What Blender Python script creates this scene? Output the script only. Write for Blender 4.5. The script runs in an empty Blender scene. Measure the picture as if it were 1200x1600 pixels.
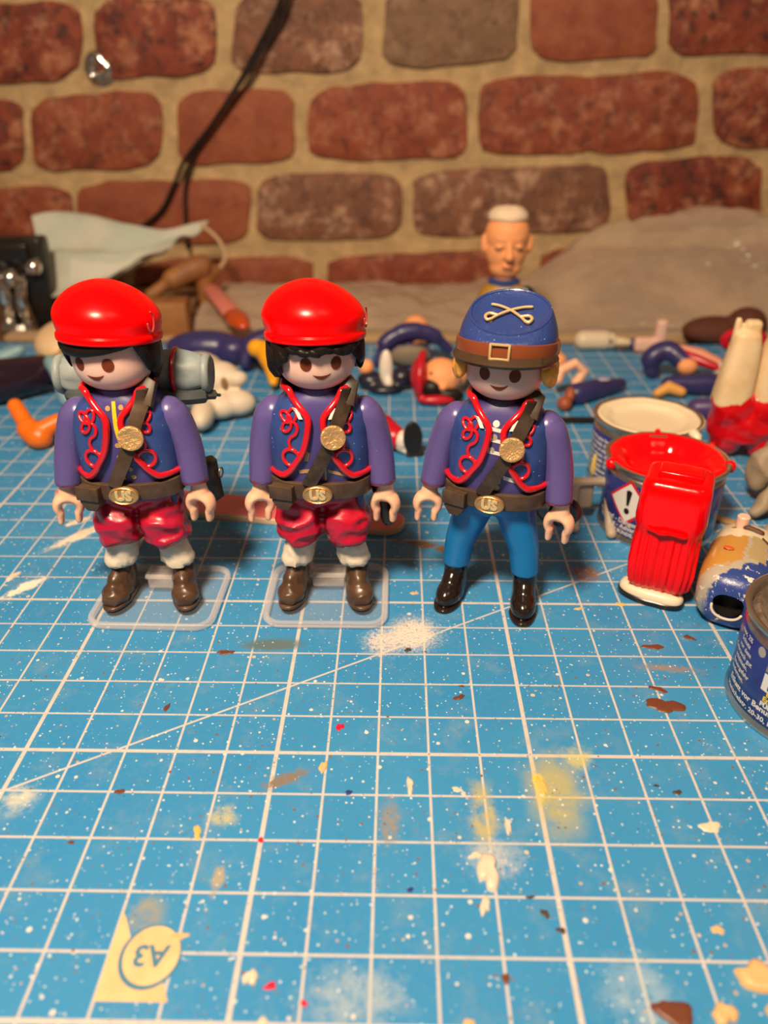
import bpy, bmesh, math, random
from math import sin, cos, pi, radians, sqrt, atan2
from mathutils import Vector, Matrix, noise

SC = bpy.context.scene
COL = SC.collection
U = 0.01            # everything below is written in centimetres

# ------------------------------------------------------------------ camera
cam_d = bpy.data.cameras.new('camera')
cam_d.sensor_fit = 'VERTICAL'
cam_d.sensor_height = 36.0
cam_d.sensor_width = 27.0
cam_d.lens = 27.0                     # 1200 px over 1600 px
cam_d.clip_start = 0.005
cam_d.clip_end = 20
cam = bpy.data.objects.new('camera', cam_d)
COL.objects.link(cam)
_p, _y, _r = 0.51748, 0.019336, 0.0027
X1 = Vector((cos(_y), sin(_y), 0))
U1 = Vector((-sin(_y) * sin(_p), cos(_y) * sin(_p), cos(_p)))
FW = Vector((-sin(_y) * cos(_p), cos(_y) * cos(_p), -sin(_p)))
RT = X1 * cos(_r) - U1 * sin(_r)
UP = X1 * sin(_r) + U1 * cos(_r)
mw = Matrix((RT, UP, -FW)).transposed().to_4x4()
mw.translation = Vector((0.3408, -11.7946, 11.6304)) * U
cam.matrix_world = mw
cam_d.dof.use_dof = True
cam_d.dof.focus_distance = 0.169
cam_d.dof.aperture_fstop = 12.5
SC.camera = cam

# ------------------------------------------------------------------ light
w = bpy.data.worlds.new('room')
SC.world = w
w.use_nodes = True
w.node_tree.nodes['Background'].inputs[0].default_value = (1.0, 0.68, 0.44, 1)
w.node_tree.nodes['Background'].inputs[1].default_value = 0.11

def area(name, loc, target, size, power, color, shape='DISK'):
    l = bpy.data.lights.new(name, 'AREA')
    l.shape = shape
    l.size = size * U
    l.energy = power
    l.color = color
    o = bpy.data.objects.new(name, l)
    COL.objects.link(o)
    o.location = Vector(loc) * U
    d = (Vector(target) - Vector(loc))
    o.rotation_euler = d.to_track_quat('-Z', 'Y').to_euler()
    return o

area('desk_lamp_light', (-7.5, -15, 35), (0, 9, 3), 7.0, 2.85, (1.0, 0.765, 0.525))
area('front_fill_light', (60, -60, 150), (0, 10, 0), 50.0, 2.4, (1.0, 0.70, 0.46))  # unseen fill, added to brighten the front surfaces

SC.view_settings.view_transform = 'Standard'
SC.view_settings.look = 'None'
SC.view_settings.exposure = 0.0
SC.view_settings.gamma = 1.0
SC.view_settings.use_curve_mapping = False

# ------------------------------------------------------------------ materials
MATS = {}
def rgb(c):
    return tuple(c) + (1,) if len(c) == 3 else c

class NT:
    """small wrapper to write node graphs quickly"""
    def __init__(s, m):
        m.use_nodes = True
        s.t = m.node_tree
        s.n = s.t.nodes
        s.b = s.n['Principled BSDF']
    def new(s, k, **kw):
        x = s.n.new(k)
        for a, v in kw.items():
            setattr(x, a, v)
        return x
    def link(s, a, b):
        s.t.links.new(a, b)
    def put(s, sock, v):
        if hasattr(v, 'links') or isinstance(v, bpy.types.NodeSocket):
            s.link(v, sock)
        else:
            sock.default_value = v
    def math(s, op, a, b=0.0, c=None, clamp=False):
        x = s.new('ShaderNodeMath', operation=op, use_clamp=clamp)
        s.put(x.inputs[0], a); s.put(x.inputs[1], b)
        if c is not None: s.put(x.inputs[2], c)
        return x.outputs[0]
    def mix(s, f, a, b):
        x = s.new('ShaderNodeMix', data_type='RGBA')
        s.put(x.inputs[0], f)
        s.put(x.inputs[6], rgb(a) if isinstance(a, tuple) else a)
        s.put(x.inputs[7], rgb(b) if isinstance(b, tuple) else b)
        return x.outputs[2]
    def coord(s, scale=100.0, kind='Object', rnd=False):
        tc = s.new('ShaderNodeTexCoord')
        m = s.new('ShaderNodeVectorMath', operation='SCALE')
        s.link(tc.outputs[kind], m.inputs[0]); m.inputs['Scale'].default_value = scale
        v = m.outputs[0]
        if rnd:
            oi = s.new('ShaderNodeObjectInfo')
            a = s.new('ShaderNodeVectorMath', operation='SCALE')
            cmb = s.new('ShaderNodeCombineXYZ')
            for i in range(3): s.link(oi.outputs['Random'], cmb.inputs[i])
            s.link(cmb.outputs[0], a.inputs[0]); a.inputs['Scale'].default_value = 77.0
            ad = s.new('ShaderNodeVectorMath', operation='ADD')
            s.link(v, ad.inputs[0]); s.link(a.outputs[0], ad.inputs[1])
            v = ad.outputs[0]
        return v
    def noise(s, v, scale, detail=3.0, rough=0.55):
        x = s.new('ShaderNodeTexNoise')
        s.link(v, x.inputs['Vector'])
        x.inputs['Scale'].default_value = scale
        x.inputs['Detail'].default_value = detail
        x.inputs['Roughness'].default_value = rough
        return x.outputs[0]
    def ramp(s, f, lo, hi):
        x = s.new('ShaderNodeMapRange')
        s.put(x.inputs[0], f)
        x.inputs[1].default_value = lo; x.inputs[2].default_value = hi
        return x.outputs[0]
    def bump(s, h, strength, dist=0.01):
        x = s.new('ShaderNodeBump')
        x.inputs['Strength'].default_value = strength
        x.inputs['Distance'].default_value = dist * U
        s.put(x.inputs['Height'], h)
        s.link(x.outputs[0], s.b.inputs['Normal'])

def pm(name, base, rough=0.4, metal=0.0, spec=0.5, coat=0.0, bump=None, mottle=None, sss=0.0, trans=0.0, speck=None, rrough=None):
    """bump=(scale,strength,dist_cm) mottle=(colour,scale,lo,hi) speck=(colour,scale,threshold)"""
    if name in MATS: return MATS[name]
    m = bpy.data.materials.new(name)
    t = NT(m); b = t.b
    b.inputs['Base Color'].default_value = rgb(base)
    b.inputs['Roughness'].default_value = rough
    b.inputs['Metallic'].default_value = metal
    b.inputs['Specular IOR Level'].default_value = spec
    b.inputs['Coat Weight'].default_value = coat
    b.inputs['Coat Roughness'].default_value = 0.12
    if sss:
        b.inputs['Subsurface Weight'].default_value = sss
        b.inputs['Subsurface Radius'].default_value = (0.0016, 0.0008, 0.0005)
        b.inputs['Subsurface Scale'].default_value = 1.0
    if trans:
        b.inputs['Transmission Weight'].default_value = trans
    v = t.coord(rnd=True) if (bump or mottle or speck or rrough) else None
    col = None
    if mottle:
        f = t.ramp(t.noise(v, mottle[1], 4), mottle[2], mottle[3])
        col = t.mix(f, base, mottle[0])
    if speck:
        f = t.ramp(t.noise(v, speck[1], 1), speck[2], speck[2] + 0.03)
        col = t.mix(f, col if col is not None else base, speck[0])
    if col is not None: t.link(col, b.inputs['Base Color'])
    if rrough:
        t.link(t.math('MULTIPLY_ADD', t.noise(v, rrough[0], 3), rrough[1], rough - rrough[1] / 2), b.inputs['Roughness'])
    if bump: t.bump(t.noise(v, bump[0], 4), bump[1], bump[2])
    MATS[name] = m
    return m

def clear_plastic(name, tint, opac, rough=0.15, bumpy=None, rim=0.25):
    """clear plastic: mostly lets light straight through, with gloss and a little haze"""
    if name in MATS: return MATS[name]
    m = bpy.data.materials.new(name)
    t = NT(m)
    t.b.inputs['Base Color'].default_value = rgb(tint)
    t.b.inputs['Roughness'].default_value = rough
    t.b.inputs['Specular IOR Level'].default_value = 0.7
    tr = t.new('ShaderNodeBsdfTransparent')
    tr.inputs[0].default_value = (0.97, 0.97, 0.97, 1)
    lw = t.new('ShaderNodeLayerWeight'); lw.inputs[0].default_value = 0.35
    if bumpy:
        v = t.coord()
        t.bump(t.noise(v, bumpy[0], 3), bumpy[1], bumpy[2])
    f = t.math('MULTIPLY_ADD', lw.outputs['Facing'], rim, opac, clamp=True)
    mx = t.new('ShaderNodeMixShader')
    t.link(f, mx.inputs[0]); t.link(tr.outputs[0], mx.inputs[1]); t.link(t.b.outputs[0], mx.inputs[2])
    t.link(mx.outputs[0], t.n['Material Output'].inputs['Surface'])
    MATS[name] = m
    return m

# ------------------------------------------------------------------ mesh helpers
class MB:
    def __init__(s): s.v = []; s.f = []
    def add(s, vf, M=None):
        v, f = vf; o = len(s.v)
        if M is not None: v = [M @ Vector(p) for p in v]
        s.v += [tuple(p) for p in v]; s.f += [tuple(i + o for i in q) for q in f]
        return s
    @property
    def vf(s): return s.v, s.f

def mesh_from(name, vf, mat, smooth=40):
    v, f = vf
    me = bpy.data.meshes.new(name)
    me.from_pydata([(p[0] * U, p[1] * U, p[2] * U) for p in v], [], f)
    bm = bmesh.new(); bm.from_mesh(me)
    bmesh.ops.recalc_face_normals(bm, faces=bm.faces)
    bm.to_mesh(me); bm.free()
    if mat: me.materials.append(mat)
    if smooth:
        me.polygons.foreach_set('use_smooth', [True] * len(me.polygons))
        me.set_sharp_from_angle(angle=radians(smooth))
    me.update()
    return me

def put(name, me, parent=None, loc=None, rot=None):
    o = bpy.data.objects.new(name, me)
    COL.objects.link(o)
    if parent is not None: o.parent = parent
    if loc: o.location = Vector(loc) * U
    if rot: o.rotation_euler = rot
    return o

def obj(name, vf, mat, parent=None, loc=None, rot=None, smooth=40, label=None):
    if isinstance(vf, MB): vf = vf.vf
    o = put(name, mesh_from(name, vf, mat, smooth), parent, loc, rot)
    if label: o['label'] = label
    return o

def tag(o, label, cat, group=None, kind=None):
    o['label'] = label; o['category'] = cat
    if group: o['group'] = group
    if kind: o['kind'] = kind
    return o

def thing(name, label, cat, loc=(0, 0, 0), rz=0.0, rot=None, group=None):
    o = bpy.data.objects.new(name, None)
    o.empty_display_size = 0.005
    COL.objects.link(o)
    o.location = Vector(loc) * U
    o.rotation_euler = rot if rot else (0, 0, rz)
    return tag(o, label, cat, group)

def struct(name, vf, mat, smooth=None):
    o = obj(name, vf, mat, smooth=smooth)
    o['kind'] = 'structure'
    return o

def skin(rings, cap0=True, cap1=True, closed=True):
    n = len(rings[0]); v = [p for r in rings for p in r]; f = []
    for i in range(len(rings) - 1):
        for j in range(n if closed else n - 1):
            k = (j + 1) % n
            f.append((i * n + j, i * n + k, (i + 1) * n + k, (i + 1) * n + j))
    if cap0: f.append(tuple(range(n - 1, -1, -1)))
    if cap1: f.append(tuple((len(rings) - 1) * n + j for j in range(n)))
    return v, f

def lathe(prof, n=48, sy=1.0, c=(0, 0, 0), cap0=True, cap1=True):
    rings = []
    for r, z in prof:
        r = max(r, 0.001)
        rings.append([(c[0] + r * cos(2 * pi * j / n), c[1] + r * sy * sin(2 * pi * j / n), c[2] + z) for j in range(n)])
    return skin(rings, cap0, cap1)

def spl(P, n):
    """Catmull-Rom through the points, n steps per span"""
    P = [Vector(p) for p in P]; out = []
    for i in range(len(P) - 1):
        a = P[max(i - 1, 0)]; b = P[i]; c = P[i + 1]; d = P[min(i + 2, len(P) - 1)]
        for k in range(n):
            t = k / n
            out.append(0.5 * ((2 * b) + (c - a) * t + (2 * a - 5 * b + 4 * c - d) * t * t + (3 * b - a - 3 * c + d) * t ** 3))
    out.append(P[-1])
    return out

def tube(P, r, n=8, closed=False, flat=1.0, ref=None, ends=True):
    P = [Vector(p) for p in P]; m = len(P)
    R = r if isinstance(r, (list, tuple)) else [r] * m
    if len(R) != m: R = [R[0] + (R[-1] - R[0]) * i / (m - 1) for i in range(m)] if len(R) == 2 else [R[min(int(i * len(R) / m), len(R) - 1)] for i in range(m)]
    rings = []; u = None
    for i in range(m):
        a = P[i - 1] if (i > 0 or closed) else P[i]
        b = P[(i + 1) % m] if (i < m - 1 or closed) else P[i]
        t = (b - a).normalized()
        if u is None:
            u = Vector(ref) if ref else (Vector((0, 0, 1)) if abs(t.z) < 0.9 else Vector((1, 0, 0)))
        if ref: u = Vector(ref)
        u = (u - t * u.dot(t)).normalized(); w_ = t.cross(u)
        rings.append([P[i] + R[i] * (cos(2 * pi * j / n) * w_ + sin(2 * pi * j / n) * flat * u) for j in range(n)])
    if closed:
        rings.append(rings[0]); v, f = skin(rings[:-1], False, False); k = len(rings) - 2
        for j in range(n):
            f.append((k * n + j, k * n + (j + 1) % n, (j + 1) % n, j))
        return v, f
    if ends:
        for e, s_ in ((0, -1), (-1, 1)):
            t = (P[e] - P[1 if e == 0 else -2]).normalized()
            c = P[e]
            cap = [[c + (q - c) * 0.75 + t * R[e] * 0.5 for q in rings[e]], [c + (q - c) * 0.3 + t * R[e] * 0.78 for q in rings[e]]]
            if e == 0: rings = cap[::-1] + rings
            else: rings = rings + cap
    return skin(rings)

def box(c, s, bev=0.0, seg=2, M=None):
    bm = bmesh.new()
    bmesh.ops.create_cube(bm, size=1.0)
    bmesh.ops.scale(bm, vec=s, verts=bm.verts)
    if bev: bmesh.ops.bevel(bm, geom=bm.edges[:], offset=bev, segments=seg, profile=0.5, affect='EDGES')
    if M: bmesh.ops.transform(bm, matrix=M, verts=bm.verts)
    bmesh.ops.translate(bm, vec=c, verts=bm.verts)
    r = ([tuple(v.co) for v in bm.verts], [tuple(v.index for v in f.verts) for f in bm.faces])
    bm.free()
    return r

def ell(c, r, n=20, m=12, M=None):
    rings = []
    for i in range(1, m):
        a = pi * i / m
        rings.append([Vector((r[0] * sin(a) * cos(2 * pi * j / n), r[1] * sin(a) * sin(2 * pi * j / n), r[2] * cos(a))) for j in range(n)])
    v, f = skin(rings, False, False)
    v += [Vector((0, 0, r[2])), Vector((0, 0, -r[2]))]
    t, b = len(v) - 2, len(v) - 1
    for j in range(n):
        f.append((t, (j + 1) % n, j)); f.append((b, (m - 2) * n + j, (m - 2) * n + (j + 1) % n))
    if M: v = [M @ p for p in v]
    return [tuple(p + Vector(c)) for p in v], f

def prism(pts2, z0, z1, bev=0.0, seg=2):
    """outline in x,y pushed up from z0 to z1"""
    bm = bmesh.new()
    vs = [bm.verts.new((x, y, z0)) for x, y in pts2]
    f = bm.faces.new(vs)
    r = bmesh.ops.extrude_face_region(bm, geom=[f])
    bmesh.ops.translate(bm, vec=(0, 0, z1 - z0), verts=[e for e in r['geom'] if isinstance(e, bmesh.types.BMVert)])
    if bev:
        bmesh.ops.bevel(bm, geom=[e for e in bm.edges if abs(e.verts[0].co.z - e.verts[1].co.z) < 1e-6], offset=bev, segments=seg, profile=0.5, affect='EDGES')
    bm.verts.index_update()
    out = ([tuple(v.co) for v in bm.verts], [tuple(v.index for v in f.verts) for f in bm.faces])
    bm.free()
    return out

def rrect(w_, h, r, n=5, c=(0, 0)):
    P = []
    for sx, sy, a0 in ((1, 1, 0), (-1, 1, pi / 2), (-1, -1, pi), (1, -1, 1.5 * pi)):
        for k in range(n + 1):
            a = a0 + pi / 2 * k / n
            P.append((c[0] + sx * (w_ / 2 - r) + r * cos(a), c[1] + sy * (h / 2 - r) + r * sin(a)))
    return P

def blob(parts, voxel=0.05, smooth=4, disp=None, flatten=None, cut_top=None):
    """melt overlapping closed shapes into one continuous surface (voxel remesh), returned as plain data"""
    mb = MB()
    for p in parts: mb.add(p)
    me = bpy.data.meshes.new('tmp')
    me.from_pydata([tuple(p) for p in mb.v], [], mb.f)
    bm = bmesh.new(); bm.from_mesh(me); bmesh.ops.recalc_face_normals(bm, faces=bm.faces); bm.to_mesh(me); bm.free()
    o = bpy.data.objects.new('tmp', me); COL.objects.link(o)
    rm = o.modifiers.new('r', 'REMESH'); rm.mode = 'VOXEL'; rm.voxel_size = voxel
    sm = o.modifiers.new('s', 'SMOOTH'); sm.factor = 0.6; sm.iterations = smooth
    dg = bpy.context.evaluated_depsgraph_get()
    e = o.evaluated_get(dg).to_mesh()
    nv = [Vector(v.co) for v in e.vertices]; nn = [Vector(v.normal) for v in e.vertices]
    nf = [tuple(p.vertices) for p in e.polygons]
    bpy.data.objects.remove(o); bpy.data.meshes.remove(me)
    if disp: nv = [p + n_ * disp(p) for p, n_ in zip(nv, nn)]
    if flatten is not None: nv = [Vector((p.x, p.y, max(p.z, flatten))) for p in nv]
    if cut_top is not None: nv = [Vector((p.x, p.y, min(p.z, cut_top))) for p in nv]
    return [tuple(p) for p in nv], nf

def fold(s, a, seed=0.0, stretch=(1, 1, 1)):
    def f(p):
        q = Vector((p.x * stretch[0], p.y * stretch[1], p.z * stretch[2])) * s + Vector((seed, seed * .7, 3.1))
        return a * (1 - 2 * abs(noise.noise(q)) * 1.6) - a * 0.4 + a * 0.4 * noise.noise(q * 2.3)
    return f

_TXT = {}
def text2d(s, size, bold=0.0):
    k = (s, size, bold)
    if k not in _TXT:
        cu = bpy.data.curves.new('t', 'FONT'); cu.body = s; cu.size = size; cu.align_x = 'CENTER'; cu.resolution_u = 2; cu.offset = bold
        o = bpy.data.objects.new('t', cu); COL.objects.link(o)
        e = o.evaluated_get(bpy.context.evaluated_depsgraph_get()).to_mesh()
        _TXT[k] = ([(v.co.x, v.co.y) for v in e.vertices], [tuple(p.vertices) for p in e.polygons])
        bpy.data.objects.remove(o); bpy.data.curves.remove(cu)
    return _TXT[k]

def subdiv_long(vf, L):
    bm = bmesh.new()
    vs = [bm.verts.new(p) for p in vf[0]]
    for q in vf[1]:
        try: bm.faces.new([vs[i] for i in q])
        except ValueError: pass
    bmesh.ops.triangulate(bm, faces=bm.faces[:])
    for _ in range(5):
        ed = [e for e in bm.edges if e.calc_length() > L]
        if not ed: break
        bmesh.ops.subdivide_edges(bm, edges=ed, cuts=1)
        bmesh.ops.triangulate(bm, faces=bm.faces[:])
    bm.verts.index_update()
    r = ([tuple(v.co) for v in bm.verts], [tuple(v.index for v in f.verts) for f in bm.faces])
    bm.free(); return r

def sheet(fn, nu, nv, thick=0.0):
    """open surface fn(u,v) with a thin back side so that it has real thickness"""
    P = [[Vector(fn(i / nu, j / nv)) for j in range(nv + 1)] for i in range(nu + 1)]
    v = [p for r in P for p in r]; f = []; W = nv + 1
    for i in range(nu):
        for j in range(nv):
            f.append((i * W + j, (i + 1) * W + j, (i + 1) * W + j + 1, i * W + j + 1))
    if thick:
        N = len(v)
        nr = []
        for i in range(nu + 1):
            for j in range(nv + 1):
                a = P[min(i + 1, nu)][j] - P[max(i - 1, 0)][j]; b = P[i][min(j + 1, nv)] - P[i][max(j - 1, 0)]
                c = a.cross(b); nr.append(c.normalized() if c.length > 1e-9 else Vector((0, 0, 1)))
        v = v + [p - n_ * thick for p, n_ in zip(v, nr)]
        f += [tuple(k + N for k in reversed(q)) for q in f]
        rim = [i * W for i in range(nu + 1)] + [nu * W + j for j in range(1, nv + 1)] + [i * W + nv for i in range(nu - 1, -1, -1)] + [j for j in range(nv - 1, 0, -1)]
        for a, b in zip(rim, rim[1:] + rim[:1]):
            f.append((a, b, b + N, a + N))
    return [tuple(p) for p in v], f

def RX(a): return Matrix.Rotation(a, 4, 'X')
def RY(a): return Matrix.Rotation(a, 4, 'Y')
def RZ(a): return Matrix.Rotation(a, 4, 'Z')
def T(x, y, z): return Matrix.Translation((x, y, z))
def xf(vf, M): return [tuple(M @ Vector(p)) for p in vf[0]], vf[1]

# ------------------------------------------------------------------ wall of bricks
YW = 39.0
mortar_m = pm('mortar', (0.66, 0.46, 0.235), 0.9, bump=(2.2, 0.7, 0.25), mottle=((0.42, 0.29, 0.155), 0.8, 0.35, 0.7))
wall = struct('wall_back', box((0, YW + 1.0, 12), (150, 2.0, 60)), mortar_m)

def brick_mat(name, c1, c2, c3, hi, amt):
    m = bpy.data.materials.new(name); t = NT(m)
    v = t.coord(rnd=True)
    n1 = t.noise(v, 0.45, 6, 0.7)
    n2 = t.noise(v, 1.1, 8, 0.75)
    a = t.mix(t.ramp(n1, 0.42, 0.56), c1, c2)
    b = t.mix(t.ramp(n2, 0.50, 0.60), a, c3)
    n3 = t.noise(v, 0.75, 9, 0.78)
    c = t.mix(t.math('MULTIPLY', t.ramp(n3, 0.50, 0.64), amt), b, hi)
    t.link(c, t.b.inputs['Base Color'])
    t.b.inputs['Roughness'].default_value = 0.62
    t.bump(n2, 0.6, 0.15)
    return m
BMT = {
    'd': brick_mat('brick_dark_red', (0.18, 0.026, 0.016), (0.30, 0.058, 0.026), (0.06, 0.016, 0.013), (0.60, 0.26, 0.14), 0.85),
    'r': brick_mat('brick_red', (0.33, 0.075, 0.030), (0.26, 0.05, 0.024), (0.16, 0.035, 0.02), (0.58, 0.27, 0.15), 0.7),
    'p': brick_mat('brick_plain_red', (0.36, 0.10, 0.040), (0.31, 0.075, 0.032), (0.26, 0.06, 0.028), (0.46, 0.18, 0.10), 0.35),
    'g': brick_mat('brick_grey_brown', (0.22, 0.125, 0.070), (0.28, 0.15, 0.085), (0.16, 0.085, 0.05), (0.42, 0.27, 0.17), 0.6),
    'k': brick_mat('brick_pinkish', (0.28, 0.11, 0.060), (0.20, 0.085, 0.05), (0.13, 0.05, 0.035), (0.60, 0.36, 0.24), 0.9),
}
def brick(q, kind, i):
    x = q[0::2]; z = q[1::2]; rnd = random.Random(i * 7 + 1)
    nx, nz = 12, 6
    off = Vector((i * 3.7, 0, i * 1.3))
    def P(u, v_, y):
        a = x[0] + (x[1] - x[0]) * u; b = x[3] + (x[2] - x[3]) * u
        c = z[0] + (z[1] - z[0]) * u; d = z[3] + (z[2] - z[3]) * u
        px = a + (b - a) * v_; pz = c + (d - c) * v_
        # rounded, uneven corners
        cx, cz = (x[0] + x[2]) / 2, (z[0] + z[2]) / 2
        e = abs(2 * u - 1) ** 6 * abs(2 * v_ - 1) ** 6 * (0.30 + 0.06 * rnd.random())
        edge = max(abs(2 * u - 1), abs(2 * v_ - 1)) ** 10
        n_ = noise.noise_vector(Vector((px, 0, pz)) * 0.6 + off) * 0.22 * edge
        px += (cx - px) / max(abs(cx - px), .01) * e + n_.x; pz += (cz - pz) / max(abs(cz - pz), .01) * e + n_.z
        return Vector((px, y, pz))
    rows = []
    for j in range(nz + 1):
        row = []
        for k in range(nx + 1):
            u, v_ = k / nx, j / nz
            ed = min(min(u, 1 - u) * 9, min(v_, 1 - v_) * 4)
            rr = 0.16 * (1 - min(1, ed) ** 0.6)
            p = P(u, v_, 0)
            row.append(Vector((p.x, YW - 0.42 + rr + 0.09 * noise.noise(p * 0.8 + off), p.z)))
        rows.append(row)
    v = [p for r in rows for p in r]; W = nx + 1; f = []
    for j in range(nz):
        for k in range(nx):
            f.append((j * W + k, (j + 1) * W + k, (j + 1) * W + k + 1, j * W + k + 1))
    rim = [k for k in range(W)] + [j * W + nx for j in range(1, nz + 1)] + [nz * W + k for k in range(nx - 1, -1, -1)] + [j * W for j in range(nz - 1, 0, -1)]
    N = len(v); v += [Vector((v[a].x, YW + 0.1, v[a].z)) for a in rim]
    for a in range(len(rim)):
        b = (a + 1) % len(rim)
        f.append((rim[a], rim[b], N + b, N + a))
    return obj('brick', (v, f), BMT[kind], wall, smooth=50)

BR = [[-25.5, 15.0, -17.4, 15.3, -18.1, 11.4, -26.6, 11.1], [-16.5, 15.3, -9.9, 15.5, -10.3, 11.7, -17.2, 11.4], [-8.8, 15.5, -1.8, 15.7, -1.9, 11.9, -9.2, 11.7], [-0.6, 15.8, 6.7, 16.0, 7.0, 12.2, -0.6, 12.0], [7.4, 16.0, 14.1, 16.2, 14.8, 12.5, 7.8, 12.2], [14.8, 16.2, 23.5, 16.5, 24.5, 12.8, 15.5, 12.5], [-29.9, 10.2, -21.7, 10.5, -22.6, 6.6, -31.2, 6.3], [-21.1, 10.5, -13.5, 10.8, -14.1, 6.8, -22.0, 6.6], [-12.5, 10.8, -5.7, 11.0, -5.9, 7.1, -13.1, 6.9], [-4.9, 11.1, 4.2, 11.4, 4.4, 7.4, -5.1, 7.1], [4.8, 11.4, 17.2, 11.8, 18.0, 7.8, 5.0, 7.4], [18.1, 11.9, 26.1, 12.1, 27.4, 8.1, 19.0, 7.8], [-30.3, 5.5, -19.8, 5.8, -20.6, 2.1, -31.5, 1.8], [-19.4, 5.9, -8.8, 6.2, -9.1, 2.5, -20.2, 2.1], [-8.3, 6.3, 0.5, 6.6, 0.5, 2.8, -8.6, 2.5], [1.2, 6.6, 12.9, 7.0, 13.5, 3.2, 1.2, 2.8], [14.0, 7.1, 21.9, 7.4, 22.8, 3.5, 14.6, 3.2], [22.7, 7.4, 31.6, 7.7, 32.9, 3.8, 23.7, 3.5], [-30.5, 0.8, -17.5, 1.2, -17.8, -0.5, -30.9, -0.6], [-16.6, 1.2, -5.1, 1.6, -5.2, -0.5, -16.9, -0.5], [-4.3, 1.6, 7.5, 2.0, 7.7, -0.5, -4.3, -0.5], [9.3, 2.0, 20.3, 2.4, 20.9, -0.5, 9.6, -0.5], [21.3, 2.4, 31.3, 2.7, 32.3, -0.4, 21.9, -0.5]]
for i, (q, k) in enumerate(zip(BR, 'ddkgpd' 'drprrd' 'rpkkdr' 'rprrd')):
    brick(q, k, i)
# the courses go on above and beside the frame
rng = random.Random(5)
i = 40
for zc, x_l, x_r in ((1.0, -31.5, 32.9), (5.0, -32.0, 33.6), (9.4, -31.9, 28.0), (13.9, -27.2, 25.2), (18.6, 0, 0), (23.2, 0, 0), (27.8, 0, 0)):
    for s_ in (-1, 1):
        x = (x_r + 0.2) if s_ > 0 else (x_l - 0.2)
        if zc > 16 and s_ < 0: x = -0.9
        while abs(x) < 50:
            L = rng.choice((7.5, 8.5, 9.5))
            a, b = (x, x + L) if s_ > 0 else (x - L, x)
            t = 0.035
            brick([a, zc + 1.95 + t * a, b, zc + 1.95 + t * b, b, zc - 1.9 + t * b, a, zc - 1.9 + t * a], rng.choice('drpgk'), i)
            i += 1
            x += s_ * (L + 0.8)

struct('floor', box((0, -60, -76), (420, 420, 2)), pm('room_floor', (0.10, 0.06, 0.035), 0.5))
# ------------------------------------------------------------------ workbench and cutting mat
bench = tag(obj('workbench', box((0, 2, -1.35), (130, 78, 2.0), 0.1), pm('bench_wood', (0.12, 0.065, 0.035), 0.45, mottle=((0.19, 0.105, 0.055), 0.8, 0.4, 0.65))),
            'dark brown workbench top under the blue cutting mat', 'workbench')

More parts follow.
